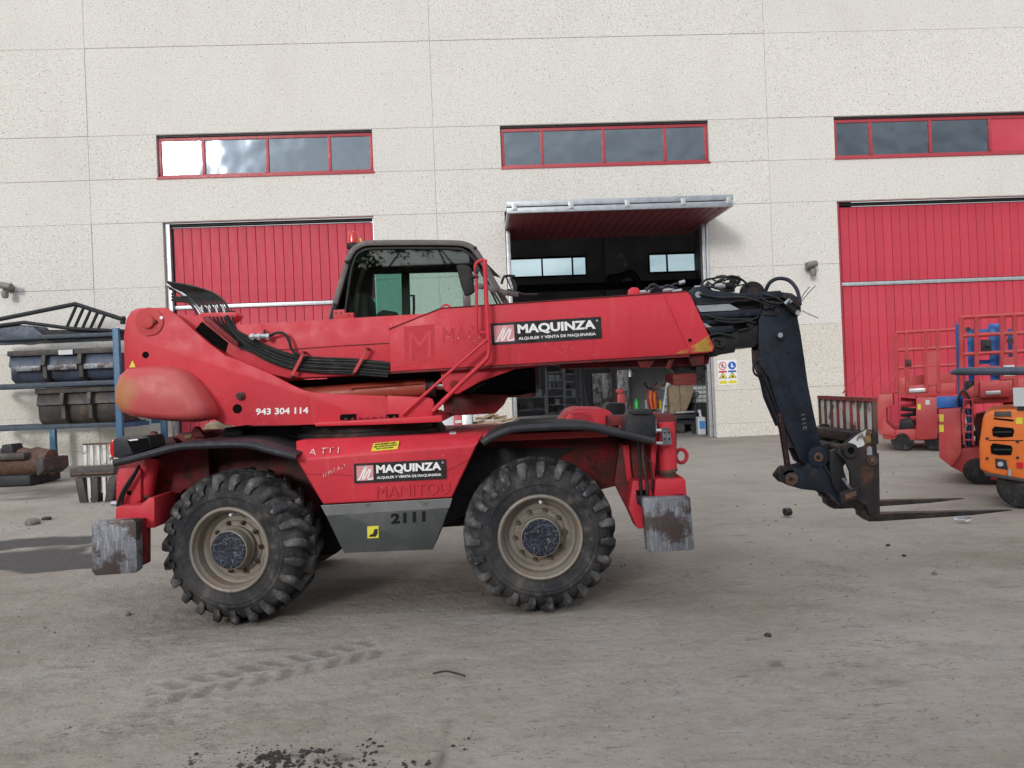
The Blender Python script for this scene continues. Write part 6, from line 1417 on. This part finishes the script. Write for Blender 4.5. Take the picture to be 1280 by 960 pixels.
# ---- inside the workshop
FA = 0.0
def shelf(u0, u1, Y, vt, label, n, sd):
    t = thing('shelving_unit', label, 'shelving', at_px((u0 + u1) / 2, 500, Y), 0, 'shelving units along the workshop wall'); x0, x1 = P(u0, 480, Y).x, P(u1, 480, Y).x; zt = P(u0, vt, Y).z
    rnd = random.Random(sd)
    for x in (x0, x1):
        for y in (Y, Y + .5): lp('upright', B().box(x - .03, x + .03, y, y + .05, 0, zt), 'alu', t)
    for i in range(n):
        z = .15 + (zt - .3) * i / (n - 1); lp('shelf', B().box(x0 + .031, x1 - .031, Y, Y + .55, z, z + .04), 'alu', t)
        x = x0 + .1; b1, b2 = B(), B()
        while x < x1 - .25:
            w_ = rnd.uniform(.1, .28); h = rnd.uniform(.1, .34)
            if rnd.random() < .85:
                lp('box', B().box(x, x + w_, Y + .03, Y + rnd.uniform(.2, .45), z + .041, z + .04 + h), rnd.choice(('bucketdark', 'alu', 'wood', 'padsteel', 'darkmetal', 'plasticwhite', 'rusty')), t)
            x += w_ + .03
lp_ = lp
shelf(683, 705, 33.5, 462, 'grey shelf full of small parts, middle one of three in the dark workshop', 7, 1)
shelf(706, 726, 33.5, 464, 'grey shelf full of small parts, nearest the folding ladder in the workshop', 7, 2)
shelf(643, 681, 33.0, 494, 'low grey shelf with upright folders, beside the tall workshop shelves', 3, 3)
ld = thing('step_ladder', 'tall narrow metal ladder leaning by the dark workshop shelves', 'ladder', at_px(728, 500, 32.5), 0)
lp('stile', B().tube([P(721, 520, 32.4), P(721, 461, 33.4)], .045, 6), 'alu', ld); lp('stile', B().tube([P(736, 520, 32.4), P(727, 461, 33.4)], .045, 6), 'alu', ld)
for i in range(9): v = 515 - i * 6; lp('rung', B().tube([P(721, v, 32.45 + .1 * i), P(735.3 - .9 * i, v, 32.45 + .1 * i)], .022, 6), 'alu', ld)
l3 = thing('aluminium_ladder', 'pale aluminium ladder leaning just inside the gateway by the white tank', 'ladder', at_px(832, 520, 27), 0)
lp('stile', B().tube([P(827, 530, 27), P(834.5, 479, 27.6)], .06, 6), 'plasticwhite', l3); lp('stile', B().tube([P(831, 530, 27), P(837, 481, 27.6)], .05, 6), 'alu', l3)
for i in range(6): v = 522 - i * 7.5; lp('rung', B().tube([P(828.4 + i * 1.0, v, 27.1), P(832 + i * .95, v, 27.1)], .03, 6), 'alu', l3)
ib = thing('liquid_tank', 'cloudy white plastic tank in a metal cage just inside the gateway', 'tank', at_px(870, 510, 27.5), 0)
Yi = 26.6; xa, xb = P(852, 500, Yi).x, P(884, 500, Yi).x; za, zb_ = .95, P(870, 482, Yi).z
lp('tank_body', B().box(xa, xb, Yi, Yi + 1.0, za, zb_), 'plasticwhite', ib, bevel=.06, seg=3)
for i in range(6): x = xa + (xb - xa) * i / 5; lp('cage_bar', B().tube([(x, Yi - .03, za), (x, Yi - .03, zb_)], .018, 6), 'galv', ib)
for i in range(5): z = za + (zb_ - za) * i / 4; lp('cage_bar', B().tube([(xa - .02, Yi - .035, z), (xb + .02, Yi - .035, z)], .018, 6), 'galv', ib)
lp('stand', B().box(xa, xb, Yi, Yi + 1, .0, za - .001), 'darkmetal', ib)
tp_ = thing('tarpaulin_roll', 'brown tarpaulin hanging over stored goods between the ladder and the tank', 'tarpaulin', at_px(848, 510, 26.4), 0)
lp('cloth', ipr([(836, 485), (841, 481), (853, 483), (862, 484), (860, 498), (852, 520), (846, 540), (834, 540), (838, 512)], 26.2, 26.7), 'tarp', tp_, bevel=.08, seg=3)
lp('cloth_fold', ipr([(850, 484), (866, 482), (868, 490), (858, 515), (852, 520)], 26.0, 26.19), 'tarp', tp_, bevel=.04, seg=3)
tr_ = thing('black_trolley', 'low black trolley with small wheels inside the gateway, loaded with tools', 'trolley', at_px(860, 525, 25.6), 0)
Yt = 25.2
lp('tray', bx(844, 524, 879, 517, Yt, Yt + .8), 'darkmetal', tr_, bevel=.02); lp('top_edge', bx(845, 516.5, 877, 513.5, Yt - .02, Yt + .3), 'alu', tr_, bevel=.01)
for u in (850, 871): c = P(u, 528, Yt); lp('wheel', B().lathe((c.x, Yt + .05, .17), [(0, 0), (0, .17), (.12, .17), (.12, 0)], 16, closed=False), 'rubber', tr_)
lp('axle_box', bx(848, 531, 874, 524.5, Yt + .2, Yt + .7), 'darkmetal', tr_)
sh = thing('shovel', 'black-handled shovel standing upright in front of the white tank', 'shovel', at_px(868, 515, 25), 0)
lp('shaft', B().tube([P(870, 530, 24.9), P(869, 497, 25.0)], .02, 6), 'darkmetal', sh)
lp('grip', B().tube(smooth([P(869, 497, 25.0), P(866, 494.5, 25.0), P(867, 491, 25.0), P(872, 491, 25.0), P(873, 494.5, 25.0), P(869, 497, 25.0)], 4), .018, 6), 'darkmetal', sh)
lp('blade', ipr([(866, 530), (874, 530), (874, 543), (870, 546), (866, 543)], 24.88, 24.91), 'darkmetal', sh)
cn = thing('jerrycan', 'white and blue plastic container on the ground at the gateway jamb', 'container', at_px(877, 535, 24.6), 0)
lp('container_body', dn(bx(873, 540, 882, 521, 24.3, 24.6)), 'plasticwhite', cn, bevel=.04, seg=3); lp('blue_label', bx(874.5, 536, 881, 526, 24.29, 24.299), 'plasticblue', cn); lp('neck', B().tube([P(876, 521, 24.45), P(874, 512, 24.45)], .04, 8), 'plasticwhite', cn)
bt_ = thing('black_bin', 'narrow black container against the gateway jamb beside the jerrycan', 'container', at_px(885, 535, 24.7), 0)
lp('bin_body', dn(bx(883.2, 541, 887.5, 520, 24.5, 24.8)), 'darkmetal', bt_, bevel=.03)
gc = thing('gas_cylinder', 'small green gas cylinder on the workshop bench', 'gas cylinder', at_px(796, 505, 27.5, 1.0), 0)
lp('cylinder_body', B().lathe(P(796, 511, 27.5), [(0, 0), (0, .1), (.25, .1), (.32, .05), (.38, .03), (.38, 0)], 14, (0, 0, 1), False), 'green', gc)
rb = thing('red_compressor', 'red machine standing in the dark workshop left of the bench', 'machine', at_px(777, 500, 28), 0)
lp('machine_body', dn(bx(772, 508, 781, 492, 28, 28.5)), 'liftred', rb, bevel=.05, seg=2); lp('machine_head', bx(770, 491.5, 779, 486, 28, 28.4), 'liftred', rb, bevel=.04)
oc_ = thing('orange_hose_rack', 'orange-red hoses and straps hanging over a stand beside the bench', 'hose stand', at_px(815, 500, 27.5), 0)
for i in range(5): lp('hanging_hose', B().tube(smooth([P(811 + 2.2 * i, 488 + i, 27.4), P(810 + 2.6 * i, 498, 27.3), P(813 + 2 * i, 511, 27.4)], 4), .06, 8), 'orange' if i % 2 else 'rustred', oc_)
lp('stand', dn(bx(813, 512, 818, 486, 27.6, 27.8)), 'darkmetal', oc_)
wb = thing('workbench', 'long dark workbench cluttered with tools in the middle of the workshop', 'workbench', at_px(795, 510, 28), 0)
lp('bench_top', bx(783, 513, 826, 511, 27.2, 28.2), 'wood', wb); lp('bench_front', dn(bx(785, 520, 824, 513.4, 27.3, 28.1)), 'bucketblue', wb)
rnd = random.Random(9)
for i in range(16):
    u = rnd.uniform(740, 826); v = rnd.uniform(486, 508)
    if u > 784: v = rnd.uniform(500, 511) ; lp('tool', bx(u, 511, u + rnd.uniform(2, 5), rnd.uniform(499, 508), 27.5 + rnd.random() * .3, 28), rnd.choice(('alu', 'rusty', 'darkmetal', 'plasticwhite', 'yellow')), wb)
cb = thing('steel_cabinet', 'tall grey steel cabinet standing in the middle of the workshop', 'cabinet', at_px(748, 500, 32), 0)
lp('cabinet_body', dn(bx(742, 512, 764, 466, 32, 32.6)), 'padsteel', cb, bevel=.01)
for u in (743, 753.3): lp('cabinet_door', bx(u, 508, u + 9.5, 468, 31.97, 31.998), 'padsteel', cb, bevel=.006)
mc = thing('stored_machine', 'dark machine with red housing standing under the boom, deep in the workshop', 'machine', at_px(860, 480, 30), 0)
lp('machine_housing', dn(bx(842, 500, 872, 466, 30, 31.5)), 'rustred', mc, bevel=.1, seg=3)
for i in range(6): lp('machine_pipe', B().tube(smooth([P(805 + 9 * i, 478 + 3 * (i % 3), 29), P(812 + 9 * i, 486, 29), P(822 + 8 * i, 476 + 2 * i, 29)], 4), .05, 6), ('darkmetal', 'rusty', 'alu')[i % 3], mc)
st_ = thing('steel_post', 'grey steel post machine with round head, behind the bench', 'machine', at_px(778, 480, 31), 0)
lp('machine_column', dn(bx(773, 510, 785, 462, 31, 31.4)), 'padsteel', st_, bevel=.03); lp('machine_lamp', B().lathe(P(787.5, 471, 30), [(0, .12), (.18, .10), (.3, .03), (.3, 0)], 14, (0, 0, 1), False), 'alu', st_)
ho = thing('dust_extractor', 'black jointed extraction arm hanging from the workshop column', 'extractor arm', at_px(770, 345, 33, 5), 0)
lp('arm_tube', B().tube(smooth([P(760, 348, 33), P(775, 346, 33), P(789, 342, 33), P(797, 352, 33), P(805, 364, 33)], 5), .16, 10), 'darkmetal', ho)
lp('arm_bracket', bx(757, 352, 778, 345, 33.0, 33.4), 'darkmetal', ho, bevel=.03)
for (u, v, r_) in ((776, 319, .10), (782, 326, .06), (782, 331, .09)): lp('bright_reflector', B().disc(P(u, v, 32.8), r_, .02, 10), 'plasticwhite', ho)
# ---- goods against the wall seen between deck and boom
for (nm, lb_, ct, u0, v0, u1, v1, m_) in (('white_container', 'white plastic container against the wall, seen between deck and boom', 'container', 553, 533, 567, 517.5, 'plasticwhite'),
                                          ('red_box', 'red box with a white label between the white and the grey container', 'box', 568, 533, 578, 517, 'liftred'), ('grey_container', 'light grey container beside the red box, at the timber pile', 'container', 579, 533, 590, 517, 'galv')):
    t = thing(nm, lb_, ct, at_px((u0 + u1) / 2, 530, 21.6), 0); lp('body', dn(bx(u0, v0 + 30, u1, v1, 21.4, 22.0)), m_, t, bevel=.03, seg=2)
    if nm == 'red_box': lp('white_label', bx(u0 + 1, 529, u1 - 1, 525, 21.385, 21.399), 'plasticwhite', t)
    else: lp('lid', bx(u0 - .3, v1 - .2, u1 + .3, v1 - 2, 21.38, 22.02), m_, t, bevel=.01)
wp = thing('timber_pile', 'pile of rough pale timber offcuts leaning against the wall by the gateway', 'timber pile', at_px(612, 530, 22), 0)
rnd = random.Random(3)
for i in range(22):
    u, v = 592 + (i * 7.3) % 44, 545 - (i // 5) * 6; v += rnd.uniform(-3, 3); a, b_ = P(u - rnd.uniform(8, 14), v + rnd.uniform(-1, 3), 21.5 + (i % 4) * .15), P(u + rnd.uniform(4, 12), v + rnd.uniform(-8, 1), 21.5 + (i % 3) * .2)
    d = (b_ - a) / 2; nn = Vector((-d.z, 0, d.x)).normalized(); lp('plank', B().obox((a + b_) / 2, d, nn * .035, (0, .07, 0)), 'wood', wp)
lp('board_stack', dn(bx(592, 580, 640, 540, 21.7, 22.5)), 'wood', wp, bevel=.02)
tb_ = thing('tarp_bundle', 'ochre tarpaulin bundle on the ground behind the rear end of the telehandler', 'tarpaulin', at_px(268, 540, 12), 0)
lp('bundle', dn(ipr([(252, 560), (251, 542), (255, 531), (262, 527), (271, 528), (275, 536), (276, 560)], 12, 12.6)), 'tarp', tb_, bevel=.12, seg=3, ang=70)

# ---- trees behind the photographer, seen mirrored in the cab glass
def tree(x, y, h, rad, sd, label):
    rnd = random.Random(sd); t = thing('tree', label, 'tree', (x, y, 0))
    tk = B().tube([(x, y, 0), (x + .1, y, h * .3), (x - .05, y + .1, h * .55), (x, y, h * .85)], [.22, .17, .12, .04], 10)
    ends = []
    for i in range(9):
        a = rnd.uniform(0, 6.28); z0 = h * rnd.uniform(.3, .65); e = Vector((x + math.cos(a) * rad * rnd.uniform(.5, .85), y + math.sin(a) * rad * .7, z0 + h * rnd.uniform(.12, .3))); ends.append(e)
        tk.tube([(x, y, z0), ((x + e.x) / 2, (y + e.y) / 2, z0 + (e.z - z0) * .35), e], [.08, .05, .02], 6)
    obj('trunk', tk, pm('tree_bark', (.09, .07, .05), .9, bump=.5), t)
    lf = B(); cl = [e + Vector((rnd.gauss(0, .3), rnd.gauss(0, .3), rnd.gauss(0, .3))) for e in ends for _ in range(5)] + [Vector((x + rnd.gauss(0, rad * .35), y + rnd.gauss(0, rad * .35), h * rnd.uniform(.6, 1))) for _ in range(22)]
    for c_ in cl:
        r0 = rnd.uniform(.35, .75)
        for _ in range(60):
            p = c_ + Vector((rnd.gauss(0, 1), rnd.gauss(0, 1), rnd.gauss(0, .8))) * r0 * .5
            u_ = Vector((rnd.gauss(0, 1), rnd.gauss(0, 1), rnd.gauss(0, 1))).normalized(); w_ = u_.orthogonal().normalized() * rnd.uniform(.05, .09); u_ *= rnd.uniform(.07, .13)
            lf.add([p - u_, p + w_, p + u_, p - w_], [(0, 1, 2, 3)])
    obj('crown', lf, pm('tree_leaves', (.055, .085, .03), .7, var=.4, vs=3, bump=0), t, smoothing=False, fix=False)
tree(-6.6, -19, 12.5, 3.0, 1, 'tall leafy tree mirrored in the rear part of the cab glass')
tree(-1.6, -21, 13.5, 3.4, 2, 'broad leafy tree in front of the dark hall, mirrored in the cab glass')

oh = thing('added_dark_hall', 'dark grey hall added unseen across the yard to darken the cab glass', 'building', (0, -27, 0))  # added out of view to darken reflections in the cab and cut low sky light
obj('wall', B().box(-45, 45, -30, -27, 0, 8.2), pm('dark_cladding', (.10, .11, .11), .7, var=.1, vs=.3, bump=.1), oh)
obj('roof', B().box(-45.3, 45.3, -30.2, -26.7, 8.21, 8.5), M['darkmetal'], oh, bevel=.02)
for i in range(9): obj('gate', B().box(-40 + i * 9.5, -35.5 + i * 9.5, -26.99, -26.93, 0, 4.6), M['bucketblue'], oh, bevel=.01)
